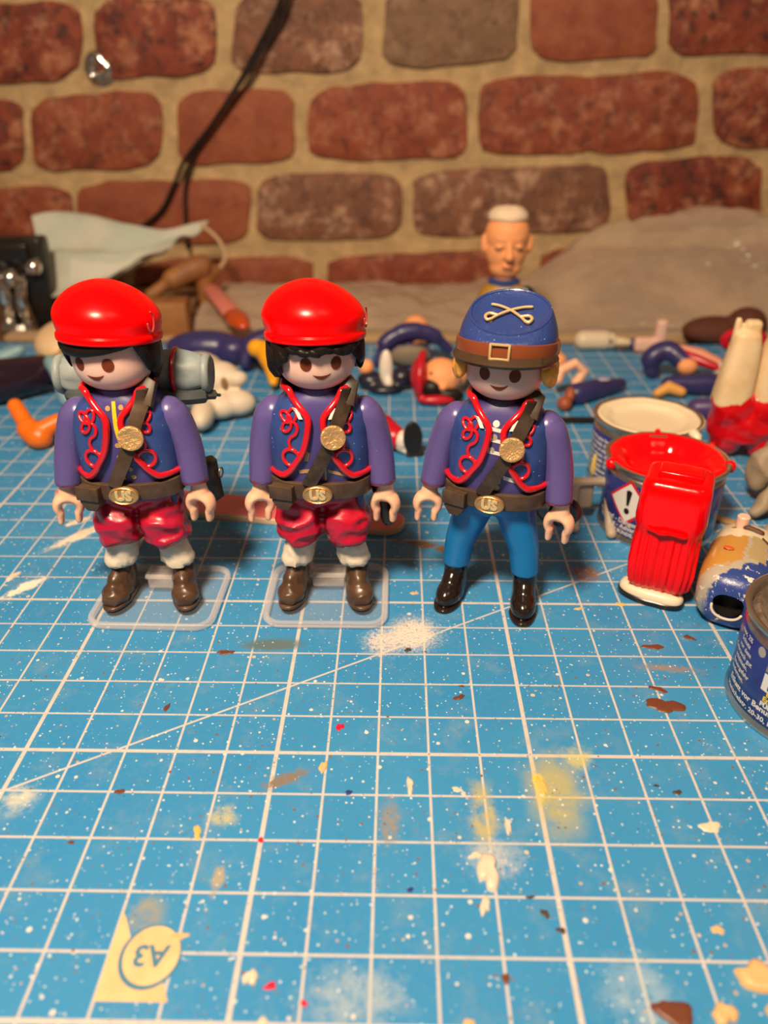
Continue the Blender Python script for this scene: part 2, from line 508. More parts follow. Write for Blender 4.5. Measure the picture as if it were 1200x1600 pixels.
for sx in (-62, 62):
    for sy in (-34, 38):
        obj('leg', box((sx, sy, -38.6), (4, 4, 72.7), .2), MATS['bench_wood'], bench)
def mat_material():
    m = bpy.data.materials.new('mat_print'); t = NT(m); b = t.b
    v = t.coord()
    sep = t.new('ShaderNodeSeparateXYZ'); t.link(v, sep.inputs[0])
    x, y = sep.outputs[0], sep.outputs[1]
    base = t.mix(t.ramp(t.noise(v, 0.25, 4), 0.35, 0.65), (0.024, 0.225, 0.53), (0.040, 0.265, 0.56))
    base = t.mix(t.ramp(t.noise(v, 9, 3), 0.3, 0.75), base, (0.045, 0.25, 0.49))
    # grid lines: thin every centimetre, broader every five
    def line(c, per, off, wd):
        s_ = t.math('ADD', c, off + per / 2)
        f_ = t.math('MODULO', t.math('ADD', s_, 200 * per), per)
        d = t.math('ABSOLUTE', t.math('SUBTRACT', f_, per / 2))
        return t.math('SUBTRACT', 1.0, t.ramp(d, wd, wd + 0.012))
    L = t.math('MAXIMUM', line(x, 1.0, 0.0, 0.017), line(y, 1.0, 0.0, 0.016))
    L = t.math('MAXIMUM', L, line(x, 5.0, 2.0, 0.036))
    L = t.math('MAXIMUM', L, line(y, 5.0, 1.0, 0.034))
    # drafting line at 30 degrees
    dg = t.math('SUBTRACT', t.math('SUBTRACT', t.math('MULTIPLY', x, 0.5), t.math('MULTIPLY', y, 0.866)), -1.75)
    dl = t.math('SUBTRACT', 1.0, t.ramp(t.math('ABSOLUTE', dg), 0.018, 0.03))
    dl = t.math('MULTIPLY', dl, t.math('GREATER_THAN', x, -7.0))
    L = t.math('MAXIMUM', L, dl)
    # lines do not cross the paper-size mark
    inb = t.math('MULTIPLY', t.math('MULTIPLY', t.math('GREATER_THAN', x, -3.05), t.math('LESS_THAN', x, -2.93)), t.math('LESS_THAN', y, -4.95))
    wear = t.ramp(t.noise(v, 3.0, 3), 0.25, 0.45)
    L = t.math('MULTIPLY', L, t.math('MULTIPLY_ADD', wear, 0.35, 0.65))
    col = t.mix(L, base, (0.58, 0.53, 0.50))
    # worn, cloudy areas and streaks
    cl = t.math('MULTIPLY', t.ramp(t.noise(v, 0.9, 7, 0.75), 0.52, 0.75), 0.45)
    col = t.mix(cl, col, (0.26, 0.33, 0.36))
    gr = t.math('MULTIPLY', t.ramp(t.noise(v, 6.0, 5, 0.8), 0.60, 0.72), 0.45)
    col = t.mix(gr, col, (0.14, 0.22, 0.28))
    # soft smears and painted haze: centre x,y  radii  colour  strength  grain
    def smear_haze(c, cx, cy, rx, ry, colr, st, gr, rot=0.0, lo=0.35, hi=0.6):
        dx = t.math('SUBTRACT', x, cx); dy = t.math('SUBTRACT', y, cy)
        if rot:
            ca, sa = cos(rot), sin(rot)
            ex = t.math('ADD', t.math('MULTIPLY', dx, ca), t.math('MULTIPLY', dy, sa))
            ey = t.math('SUBTRACT', t.math('MULTIPLY', dy, ca), t.math('MULTIPLY', dx, sa))
            dx, dy = ex, ey
        d = t.math('SQRT', t.math('ADD', t.math('POWER', t.math('ABSOLUTE', t.math('DIVIDE', dx, rx)), 2.0), t.math('POWER', t.math('ABSOLUTE', t.math('DIVIDE', dy, ry)), 2.0)))
        m_ = t.math('SUBTRACT', 1.0, t.ramp(d, 0.35, 1.0))
        n_ = t.ramp(t.math('ADD', t.noise(v, gr, 4, 0.7), t.math('MULTIPLY', m_, 0.28)), lo + 0.22, hi + 0.22)
        return t.mix(t.math('MULTIPLY', t.math('MULTIPLY', m_, n_), st, clamp=True), c, colr)
    col = smear_haze(col, 0.05, 2.45, 0.75, 0.75, (0.72, 0.62, 0.52), 0.9, 11)
    col = smear_haze(col, 0.75, 2.75, 0.95, 1.0, (0.74, 0.64, 0.54), 1.1, 16)
    col = smear_haze(col, 3.35, -1.9, 0.75, 1.3, (0.52, 0.42, 0.07), 0.7, 1.2, 0, 0.2, 0.5)
    col = smear_haze(col, 3.05, -1.7, 0.16, 0.55, (0.80, 0.55, 0.05), 1.3, 3)
    col = smear_haze(col, 1.95, -2.4, 0.45, 1.1, (0.50, 0.42, 0.14), 0.8, 2)
    col = smear_haze(col, 2.05, -3.3, 0.75, 0.6, (0.42, 0.46, 0.50), 0.9, 5)
    col = smear_haze(col, -2.55, 2.3, 0.9, 0.28, (0.10, 0.17, 0.20), 1.3, 3, 0.04, 0.05, 0.35)
    col = smear_haze(col, -1.75, -1.65, 0.75, 0.25, (0.22, 0.17, 0.12), 1.2, 7, 0.45)
    col = smear_haze(col, -2.75, -2.5, 0.45, 0.35, (0.50, 0.46, 0.24), 0.9, 3.5)
    col = smear_haze(col, 0.25, -2.6, 0.32, 0.8, (0.24, 0.24, 0.24), 1.0, 9)
    col = smear_haze(col, -2.6, -3.75, 0.16, 0.5, (0.35, 0.32, 0.25), 1.4, 3)
    col = smear_haze(col, -3.65, -4.4, 0.5, 0.55, (0.26, 0.28, 0.27), 1.0, 2)
    col = smear_haze(col, -9.4, 4.5, 0.9, 0.30, (0.82, 0.74, 0.62), 2.0, 4, 1.0)
    col = smear_haze(col, -8.9, 7.1, 1.5, 0.32, (0.72, 0.66, 0.56), 1.8, 3.5, 0.85)
    col = smear_haze(col, 3.9, -1.0, 0.5, 0.5, (0.55, 0.50, 0.16), 0.8, 2)
    col = smear_haze(col, 1.3, 6.7, 1.6, 0.3, (0.18, 0.10, 0.06), 1.5, 2, -0.35)
    col = smear_haze(col, 6.5, 1.6, 1.2, 0.22, (0.26, 0.22, 0.20), 0.9, 7, -0.1)
    col = smear_haze(col, 5.4, 5.4, 0.7, 0.6, (0.25, 0.14, 0.12), 1.2, 4)
    col = smear_haze(col, 3.9, -5.5, 0.8, 0.9, (0.40, 0.50, 0.56), 0.5, 3.0)  # pale haze near the front, here and next, painted into the mat colour
    col = smear_haze(col, -0.2, -5.6, 1.2, 0.7, (0.40, 0.46, 0.50), 0.6, 4)
    col = smear_haze(col, -6.6, -2.2, 0.5, 0.5, (0.50, 0.52, 0.48), 1.0, 4)
    col = smear_haze(col, -5.6, 4.6, 0.35, 0.2, (0.22, 0.14, 0.09), 1.4, 5)
    # fine paint spray in several colours
    def spots(c, scale, thr, keep, colr, seed, rgh=0):
        vo = t.new('ShaderNodeTexVoronoi'); vo.inputs['Scale'].default_value = scale
        ad = t.new('ShaderNodeVectorMath', operation='ADD'); ad.inputs[1].default_value = (seed, seed * 2.3, 0)
        ns = t.new('ShaderNodeVectorMath', operation='MULTIPLY'); ns.inputs[1].default_value = (1.0, 1.0, 0.0)
        t.link(v, ad.inputs[0]); t.link(ad.outputs[0], ns.inputs[0]); t.link(ns.outputs[0], vo.inputs['Vector'])
        sc = t.new('ShaderNodeSeparateColor'); t.link(vo.outputs['Color'], sc.inputs[0])
        r_ = t.math('MULTIPLY', t.math('GREATER_THAN', sc.outputs[0], keep), t.math('MULTIPLY_ADD', t.math('POWER', sc.outputs[1], 2.0), thr, thr * 0.35))
        wob = t.math('MULTIPLY_ADD', t.noise(v, scale * 2.2, 2), 0.10, t.math('SUBTRACT', vo.outputs['Distance'], 0.05))
        k = t.math('LESS_THAN', wob, r_)
        return t.mix(k, c, colr)
    col = spots(col, 9.0, 0.16, 0.55, (0.60, 0.70, 0.72), 5.0)
    col = spots(col, 14.0, 0.20, 0.70, (0.16, 0.13, 0.12), 3.0)
    col = spots(col, 12.0, 0.17, 0.66, (0.60, 0.64, 0.66), 13.0)
    col = spots(col, 6.5, 0.15, 0.60, (0.62, 0.64, 0.64), 1.0)
    col = spots(col, 3.3, 0.13, 0.55, (0.66, 0.62, 0.58), 9.0)
    col = spots(col, 4.1, 0.11, 0.50, (0.48, 0.36, 0.30), 17.0)
    col = spots(col, 7.2, 0.17, 0.72, (0.20, 0.10, 0.06), 23.0)
    col = spots(col, 3.0, 0.06, 0.80, (0.02, 0.03, 0.10), 31.0)
    col = spots(col, 1.6, 0.065, 0.62, (0.62, 0.48, 0.30), 41.0)
    t.link(col, b.inputs['Base Color'])
    t.link(t.math('MULTIPLY_ADD', t.noise(v, 1.2, 4), 0.25, 0.36), b.inputs['Roughness'])
    b.inputs['Specular IOR Level'].default_value = 0.35
    t.bump(t.noise(v, 14, 4), 0.10, 0.02)
    return m
mat_t = thing('cutting_mat', 'light blue self-healing cutting mat with white grid, spattered with paint', 'cutting mat')
M_X0, M_X1, M_Y0, M_Y1 = -24.0, 21.5, -8.4, 25.6
obj('mat_sheet', prism(rrect(M_X1 - M_X0, M_Y1 - M_Y0, 0.5, c=((M_X0 + M_X1) / 2, (M_Y0 + M_Y1) / 2)), -0.30, 0.0, 0.03, 1), mat_material(), mat_t, smooth=None)

# printed paper-size mark, upside down
mk = pm('mark_print', (0.74, 0.52, 0.27), 0.55, mottle=((0.68, 0.44, 0.22), 2, 0.4, 0.7))
ink = pm('mark_ink', (0.06, 0.20, 0.30), 0.5)
tri = [(-3.98, -4.42), (-3.70, -4.88), (-3.2, -4.95), (-2.95, -5.35), (-3.02, -5.72), (-3.98, -5.72)]
tri = [(-4.0, -4.35), (-3.92, -4.45), (-3.70, -4.85), (-3.60, -5.0), (-3.3, -5.35), (-3.05, -5.45), (-2.92, -5.72), (-4.0, -5.72)]
obj('size_mark', prism(tri, 0.001, 0.004), mk, mat_t, smooth=None)
cx, cy = -3.36, -5.06
n = 40
obj('size_mark_ring', prism([(cx + .47 * cos(2 * pi * k / n), cy + .50 * sin(2 * pi * k / n)) for k in range(n)], 0.004, 0.006), ink, mat_t, smooth=None)
obj('size_mark_disc', prism([(cx + 0.015 + .425 * cos(2 * pi * k / n), cy + .02 + .455 * sin(2 * pi * k / n)) for k in range(n)], 0.006, 0.008), mk, mat_t, smooth=None)
tv, tf = text2d('A3', 0.46, 0.012)
obj('size_mark_text', ([(cx + 0.0 - px, cy + 0.16 - py, 0.010) for px, py in tv], tf), ink, mat_t, smooth=None)

# dried dabs of paint
PC = {'c': (0.72, 0.60, 0.45), 'w': (0.68, 0.58, 0.46), 'r': (0.65, 0.01, 0.05), 'b': (0.02, 0.04, 0.20), 'n': (0.15, 0.045, 0.022), 'o': (0.70, 0.44, 0.20), 'd': (0.07, 0.045, 0.035), 'y': (0.70, 0.46, 0.12)}
PMAT = {k: pm('dried_paint_' + k, c, 0.42, bump=(9, 0.5, 0.03)) for k, c in PC.items()}
def dab(x, y, rx, ry, k, rot=0.0, h=0.02, seed=0):
    rn = random.Random(seed * 13 + int(x * 100)); n_ = 26
    ph = [rn.uniform(0, 6.28) for _ in range(4)]
    def R(a): return 1 + 0.16 * sin(2 * a + ph[0]) + 0.14 * sin(3 * a + ph[1]) + 0.09 * sin(5 * a + ph[2]) + 0.06 * sin(8 * a + ph[3])
    rings = []
    for s_, z in ((1.0, 0.0005), (0.93, h * 0.6), (0.7, h), (0.35, h * 0.85)):
        rings.append([(x + s_ * R(a) * (rx * cos(a) * cos(rot) - ry * sin(a) * sin(rot)), y + s_ * R(a) * (rx * cos(a) * sin(rot) + ry * sin(a) * cos(rot)), z) for a in [2 * pi * j / n_ for j in range(n_)]])
    obj('paint_dab', skin(rings), PMAT[k], mat_t, smooth=60)
for i, a in enumerate([
    (0.62, -1.78, .07, .20, 'w', .15, .05), (1.92, -3.55, .17, .36, 'w', -.1, .10), (1.80, -4.15, .08, .17, 'w', -.1, .05), (1.72, -3.25, .12, .06, 'w', .5, .04), (-0.8, -0.3, .08, .10, 'r'), (-2.0, -3.0, .055, .05, 'r'),
    (-1.78, -5.35, .10, .13, 'w', -.4, .05), (-1.47, -5.47, .09, .06, 'r'), (-0.95, -5.7, .05, .05, 'r'), (-1.5, -6.0, .1, .1, 'w'), (-0.52, -1.95, .07, .05, 'b'), (-4.8, -2.0, .09, .06, 'n'), (-5.3, -3.1, .05, .04, 'n'),
    (6.05, 0.42, .36, .22, 'n', -.1, .03), (6.05, 0.92, .18, .08, 'n', -.4), (6.35, 2.35, .24, .09, 'n', -.1), (7.3, 2.7, .13, .08, 'n', -.4), (1.7, 0.6, .15, .06, 'n', .6), (1.78, 0.95, .06, .03, 'n'), (5.4, -4.5, .09, .08, 'o'),
    (5.95, -2.6, .17, .13, 'c', .2, .02), (4.35, -5.75, .26, .20, 'n', -.6, .05), (5.75, -5.25, .34, .22, 'o', -.5, .12), (5.95, -5.75, .3, .2, 'o', .4, .12), (5.05, -5.75, .17, .16, 'o', 0, .08), (2.0, -5.3, .07, .07, 'n'), (2.55, -4.0, .07, .03, 'd'),
    (2.75, -4.28, .05, .10, 'd', .5), (2.95, -4.55, .09, .04, 'd', -.2), (3.1, -1.75, .08, .22, 'y', .05, .03), (0.6, -3.9, .05, .05, 'b'), (5.6, -1.85, .09, .05, 'd'), (5.25, -1.7, .05, .03, 'd'),
    (2.05, 6.95, .30, .18, 'w', -.2, .06), (-1.05, -1.35, .07, .16, 'o', -.2, .03), (-3.15, -2.85, .07, .14, 'y', .3), (6.0, 4.0, .12, .07, 'y'), (4.9, 3.8, .10, .05, 'y', .2), (-4.5, 0.2, .05, .12, 'n', -.4),
    (-3.6, 2.0, .22, .07, 'n', .15, .02), (-9.9, 5.0, .22, .10, 'w', 1.0, .05), (0.62, 2.15, .08, .07, 'd'), (2.35, -2.65, .05, .20, 'w', .1, .05), (1.5, -1.85, .09, .06, 'w'), (1.62, -1.95, .05, .05, 'w'), (-3.0, -4.75, .15, .06, 'o', .4), (1.4, -5.95, .09, .08, 'o'),
    (-9.2, 7.9, .35, .10, 'w', .7, .06), (-8.8, 7.3, .4, .12, 'w', .9, .06), (0.8, 4.4, .1, .06, 'o')]):
    dab(*a, seed=i)

# ------------------------------------------------------------------ cord and bolt on the wall
cm = pm('black_cord', (0.012, 0.009, 0.008), 0.45)
cord = thing('power_cord', 'thin black double cord, second strand low down modelled as its shadow, hanging slantwise down the brick wall', 'cord')
obj('strand', tube(spl([(3.0, 38.0, 42.0), (-1.0, 38.0, 28.0), (-4.6, 38.0, 19.0), (-6.15, 37.9, 15.16), (-7.27, 37.9, 13.4), (-8.83, 38.0, 11.24), (-10.6, 38.0, 9.13), (-12.41, 38.1, 7.27), (-13.29, 38.1, 5.86), (-14.28, 38.1, 4.41), (-15.84, 38.0, 3.29), (-17.2, 37.6, 2.2)], 8), 0.125), cm, cord)
obj('strand', tube(spl([(3.6, 38.1, 42.0), (-.4, 38.1, 28.0), (-4.1, 38.1, 19.0), (-5.7, 37.9, 15.16), (-6.85, 38.0, 13.39), (-8.45, 37.7, 11.5), (-10.4, 37.7, 9.3), (-12.0, 38.3, 7.3), (-12.6, 38.3, 5.86), (-12.8, 38.2, 4.4), (-12.9, 38.0, 2.2)], 8), 0.115), cm, cord)  # lower run follows the cord's shadow, built as a second strand
chrome = pm('chrome', (0.85, 0.82, 0.78), 0.14, metal=1.0)
bolt = thing('wall_bolt', 'small shiny metal bolt head set in the mortar of the brick wall', 'bolt', (-16.9, 38.75, 12.0), rot=(pi / 2, 0.3, 0))
hexo = [(0.75 * cos(k * pi / 3), 0.75 * sin(k * pi / 3)) for k in range(6)]
obj('head', tube([((.50 + .10 * cos(3 * a)) * cos(a), (.50 + .10 * cos(3 * a)) * sin(a), .05) for a in [2 * pi * k / 36 for k in range(36)]], 0.26, 10, closed=True), chrome, bolt, smooth=60)
obj('socket', lathe([(.3, -.2), (.3, .02), (.0, .02)], 20, cap0=False), pm('socket_black', (.01, .01, .01), .6), bolt)
obj('washer', lathe([(0.3, -0.35), (0.95, -0.33), (0.95, -0.22), (0.3, -0.2)], 28), chrome, bolt)

# ------------------------------------------------------------------ toy soldiers
skin_m = pm('skin_plastic', (0.88, 0.50, 0.33), 0.38, sss=0.15)
face_m = pm('face_plastic', (0.90, 0.56, 0.46), 0.32, sss=0.3)
eye_m = pm('face_print_brown', (0.17, 0.034, 0.014), 0.45, spec=0.2)
arm_m = pm('arm_purple_blue', (0.105, 0.080, 0.27), 0.30, coat=.15, speck=((0.25, 0.22, 0.42), 22, 0.76), rrough=(3, 0.15))
torso_m = pm('torso_purple_blue', (0.06, 0.048, 0.21), 0.38)
vest_m = pm('vest_blue_paint', (0.025, 0.055, 0.22), 0.30, bump=(6, 0.12, 0.02), mottle=((0.035, 0.07, 0.26), 1.5, 0.4, 0.6), speck=((0.40, 0.45, 0.6), 16, 0.75))
red_m = pm('red_piping', (0.60, 0.006, 0.015), 0.22, coat=0.5, bump=(7, 0.25, 0.02))
beret_m = pm('beret_red', (0.93, 0.0005, 0.0015), 0.25, spec=0.24, bump=(25, 0.06, 0.01))
hair_k = pm('hair_black', (0.012, 0.008, 0.007), 0.4, spec=0.2)
hair_y = pm('hair_yellow', (0.85, 0.40, 0.05), 0.4)
belt_m = pm('belt_brown', (0.065, 0.038, 0.024), 0.42, spec=.3, mottle=((0.09, 0.055, 0.035), 3, 0.4, 0.6))
strap_d = pm('strap_dark', (0.035, 0.022, 0.015), 0.35, spec=.3, mottle=((0.06, 0.04, 0.028), 3, 0.4, 0.6))
gold_m = pm('gold_paint', (0.78, 0.45, 0.19), 0.36, metal=0.6, bump=(12, 1.0, 0.045))
buck_m = pm('buckle_gold', (0.62, 0.36, 0.15), 0.35, metal=0.7, bump=(14, .5, .02))
gold_s = pm('gold_relief', (0.95, 0.68, 0.34), 0.3, metal=0.55)
tro_m = pm('trousers_crimson', (0.40, 0.004, 0.035), 0.34, coat=0.15, mottle=((0.56, 0.005, 0.022), 0.9, 0.40, 0.66), bump=(4, 0.2, 0.04))
sock_m = pm('gaiter_cream', (0.80, 0.68, 0.54), 0.6, bump=(4, 0.4, 0.05))
shoe_m = pm('shoe_brown', (0.070, 0.036, 0.020), 0.32, mottle=((0.12, 0.065, 0.036), 2.5, 0.45, 0.7), bump=(5, 0.2, 0.03))
boot_m = pm('boot_black', (0.016, 0.010, 0.008), 0.16)
jean_m = pm('trousers_bright_blue', (0.006, 0.17, 0.46), 0.33)
yel_m = pm('yellow_print', (0.80, 0.52, 0.02), 0.4)
btn_m = pm('button_gold_print', (0.45, 0.28, 0.12), 0.4)
wht_m = pm('white_print', (0.75, 0.72, 0.68), 0.45)
roll_m = pm('bedroll_grey_blue', (0.20, 0.25, 0.26), 0.5, mottle=((0.30, 0.34, 0.33), 1.2, 0.4, 0.6))
blk_m = pm('black_plastic', (0.012, 0.010, 0.010), 0.3)

TZ = [(2.72, .92, 0.56), (3.0, 1.05, 0.66), (3.3, 1.05, 0.68), (3.7, 1.05, 0.70), (4.2, 1.06, 0.72), (4.7, 1.05, 0.70), (5.0, 0.98, 0.66), (5.2, 0.84, 0.60), (5.35, 0.66, 0.54), (5.48, 0.48, 0.46), (5.52, 0.42, 0.42)]
def tring(z):
    z = max(TZ[0][0], min(TZ[-1][0], z))
    for a, b in zip(TZ, TZ[1:]):
        if z <= b[0]:
            t = (z - a[0]) / (b[0] - a[0]); t2 = t
            return a[1] + (b[1] - a[1]) * t2, a[2] + (b[2] - a[2]) * t2
    return TZ[-1][1:]
TN = 2.6
def tp(phi, z, off=0.0):
    rx, ry = tring(z)
    s, c = sin(phi), cos(phi)
    return Vector(((rx + off) * math.copysign(abs(s) ** (2 / TN), s), -(ry + off) * math.copysign(abs(c) ** (2 / TN), c), z))
def phix(x, z, off=0.0):
    rx, _ = tring(z); q = max(-0.999, min(0.999, x / (rx + off)))
    return math.asin(math.copysign(abs(q) ** (TN / 2), q))
def tx(x, z, off=0.0):
    return tp(phix(x, z, off), z, off)

VE = [(3.58, .98), (3.62, .82), (3.70, .68), (3.84, .56), (4.0, .46), (4.2, .33), (4.45, .24), (4.75, .18), (4.95, .16), (5.08, .20), (5.2, .30), (5.33, .42), (5.45, .50), (5.58, .56)]
def vedge(z):
    for a, b in zip(VE, VE[1:]):
        if z <= b[0]: return a[1] + (b[1] - a[1]) * max(0, z - a[0]) / (b[0] - a[0])
    return VE[-1][1]
def vpt(phi, z, off):
    # the collar stands up around the neck
    zz = min(z, 5.36)
    p = tp(phi, zz, off)
    if z > 5.36: p = Vector((p.x * (1 + (z - 5.36) * .1), p.y * (1 + (z - 5.36) * .1), z))
    return p
def vest_half(s):
    nz, nph = 26, 22
    def fn(u, v_):
        z = 3.58 + (5.56 - 3.58) * (u ** 0.9)
        e = vedge(z)
        rx, _ = tring(min(z, 5.36))
        q = min(0.999, e / (rx + .06)); a0 = math.asin(q ** (TN / 2))
        return vpt(s * (a0 + (pi - a0) * v_), z, 0.07)
    return sheet(fn, nz, nph, 0.06 * (-s))
def vx(x, z, off=0.09):
    zz = min(z, 5.36); rx, _ = tring(zz)
    q = max(-0.999, min(.999, x / (rx + off))); a = math.asin(math.copysign(abs(q) ** (TN / 2), q))
    return vpt(a, z, off)
def vest_pipe(s):
    P = [vpt(s * a, 3.60, 0.09) for a in [pi - .05 - k * (pi - 1.25) / 14 for k in range(14)]]
    P += [vx(s * e, z) for z, e in VE[1:]]
    P += [vpt(s * a, 5.58, .08) for a in (1.2, 1.6, 2.1, 2.6, 3.1)]
    return tube(spl(P, 3), 0.078, 8)
def curve_on(pts, r, off=0.09, n=4):
    return tube(spl([vx(x, z, off) for x, z in pts], n), r, 7)
def braid(s):
    mb = MB()
    # trefoil
    for a0, L in ((2.35, .17), (1.2, .19), (4.1, .17)):
        c = (-.56 * 1.0, 4.93)
        loop = []
        for k in range(13):
            t = 2 * pi * k / 12
            rr = L * (1 - cos(t)) / 2 * 1.55
            w_ = sin(t) * L * .5
            loop.append((c[0] + rr * cos(a0) - w_ * sin(a0), c[1] + rr * sin(a0) + w_ * cos(a0)))
        mb.add(curve_on([(s * -1 * -x if s < 0 else -x, z) for x, z in loop] if False else [((x if s < 0 else -x), z) for x, z in loop], .038))
    stem = [(-.56, 4.93), (-.46, 4.92), (-.40, 4.80), (-.44, 4.67), (-.56, 4.57), (-.60, 4.45), (-.56, 4.32), (-.44, 4.24), (-.34, 4.19)]
    mb.add(curve_on([((x if s < 0 else -x), z) for x, z in stem], .040))
    ring = [(-.58 + .185 * cos(2 * pi * k / 14 + .6), 4.10 + .20 * sin(2 * pi * k / 14 + .6)) for k in range(15)]
    mb.add(curve_on([((x if s < 0 else -x), z) for x, z in ring], .046, n=2))
    return mb
def band_on(pts, wd, off, th=0.05):
    """flat strap lying on the body along front-projected x,z points"""
    C_ = spl([(x, 0, z) for x, z in pts], 5); rings = []
    for i, c in enumerate(C_):
        a = C_[max(i - 1, 0)]; b = C_[min(i + 1, len(C_) - 1)]
        t = (b - a).normalized(); n_ = Vector((t.z, 0, -t.x))
        l = c + n_ * wd / 2; r = c - n_ * wd / 2
        o2 = [vx(l.x, l.z, off), vx(c.x, c.z, off + .01), vx(r.x, r.z, off)]
        i2 = [vx(r.x, r.z, off - th), vx(l.x, l.z, off - th)]
        rings.append(o2 + i2)
    return skin(rings)
def decal(pts2, off=0.012):
    """small flat print on the torso front"""
    v, f = prism(pts2, 0, 1)
    v, f = subdiv_long((v, f), 0.08)
    return [tx(x, y, off if z > .5 else 0.002) for x, y, z in v], f
def circ(cx, cz, r, n=14, ry=None): return [(cx + r * cos(2 * pi * k / n), cz + (ry or r) * sin(2 * pi * k / n)) for k in range(n)]

HP = [(.42, 5.42), (.44, 5.56), (.56, 5.63), (.70, 5.74), (.80, 5.90), (.855, 6.10), (.87, 6.35), (.86, 6.6), (.80, 6.85), (.66, 7.08), (.42, 7.25), (.18, 7.32), (0.0, 7.33)]
HS = [(p.x, p.y) for p in spl([(a, b, 0) for a, b in HP], 4)]
def hr(z):
    for a, b in zip(HS, HS[1:]):
        if a[1] <= z <= b[1]: return a[0] + (b[0] - a[0]) * (z - a[1]) / max(b[1] - a[1], 1e-6)
    return HS[0][0] if z < HS[0][1] else 0.05
def hp(az, z, off): r = hr(z) + off; return Vector((r * sin(az), -r * cos(az), z))
def hdecal(pts):  # pts = (arc centimetres across, z)
    v, f = prism(pts, 0, 1); v, f = subdiv_long((v, f), 0.09)
    return [hp(x / .87, y, .008 if z > .5 else -.01) for x, y, z in v], f

def hair_shell(kind):
    """cap of hair with a fringe; the face stays open"""
    def low(a):
        d = abs(a)
        if kind == 'short':
            if d < 1.05: return 6.60 - 0.10 * cos(a * 1.6 + .9)
            if d < 1.35: return 6.60 + (6.02 - 6.60) * (d - 1.05) / .3
            return 6.02 - .35 * min(1, (d - 1.35) / .9)
        if kind == 'wavy':
            side = .12 if a > 0 else 0
            if d < 0.80: return 6.56 + .05 * sin(a * 9) - .06 * a
            k0 = 5.95 if a < 0 else 6.15
            if d < 1.15: return 6.50 + (k0 - 6.50) * (d - .80) / .35
            return k0 - .3 * min(1, (d - 1.15) / .9)
        if d < 1.0: return 6.66
        if d < 1.25: return 6.66 + (6.08 - 6.66) * (d - 1.0) / .25
        return 6.08 - .15 * min(1, (d - 1.25) / .9)
    def fn(u, v_):
        a = -pi + 2 * pi * u
        lo = low(a); z = lo + ((6.62 if kind == 'blond' and lo < 6.5 else 6.74) - lo) * v_
        bulge = .10 * (1 - v_ * .35) * (0.45 + .55 * min(1, v_ * 5))
        wv = .035 * noise.noise(Vector((a * 5, z * 1.2, 1))) + (.04 * sin(a * 11 + z * 4) if kind == 'wavy' else 0)
        return hp(a, z, bulge + wv)
    return sheet(fn, 72, 12, -0.09)

def make_hand():
    arch = []
    P = []
    for t in [k / 20 for k in range(21)]:
        a = radians(-38) + t * radians(256)
        P.append((0.255 * cos(a) * 1.0, 0, 0.26 * sin(a)))
    P = [(P[0][0] - .0, 0, P[0][2] - .22)] + P + [(P[-1][0] + .0, 0, P[-1][2] - .27)]
    R = [.085] + [.095 + .035 * sin(pi * k / 20) for k in range(21)] + [.075]
    palm = xf(tube(P, R, 12, ref=(0, 1, 0), flat=1.75), T(0, 0, -.45))
    wrist = tube([(0, 0, .30), (0, 0, .05), (0, 0, -.18)], [.185, .175, .23], 16)
    vf = blob([palm, wrist], 0.03, 5)
    return mesh_from('hand', vf, skin_m, 60)
HAND = make_hand()

def make_arm(s, hx, hy, hz):
    sh = Vector((s * 1.14, 0.02, 4.72)); cu = Vector((hx, hy, hz))
    mid = (sh + cu) / 2 + Vector((s * .05, .06, .05))
    P = spl([sh + Vector((-s * .14, 0, .12)), sh, mid, cu], 7)
    n = len(P); R = []
    for i in range(n):
        t = i / (n - 1); R.append(.37 - .05 * t if t > .12 else .30 + .07 * t / .12)
    vf = tube(P, R, 20, ends=False, ref=(0, 1, 0), flat=1.12)
    v, f = vf; v = [Vector(p) for p in v]
    # rounded shoulder cap
    top = tube([P[0] + Vector((-s * .05, 0, .05)), P[0]], [.16, .30], 20, ends=True, ref=(0, 1, 0), flat=1.12)
    e = ell(P[1] + Vector((0, 0, 0)), (.36, .40, .42), 20, 12)
    return blob([vf, e], 0.045, 3), cu, (P[-1] - P[-4]).normalized()

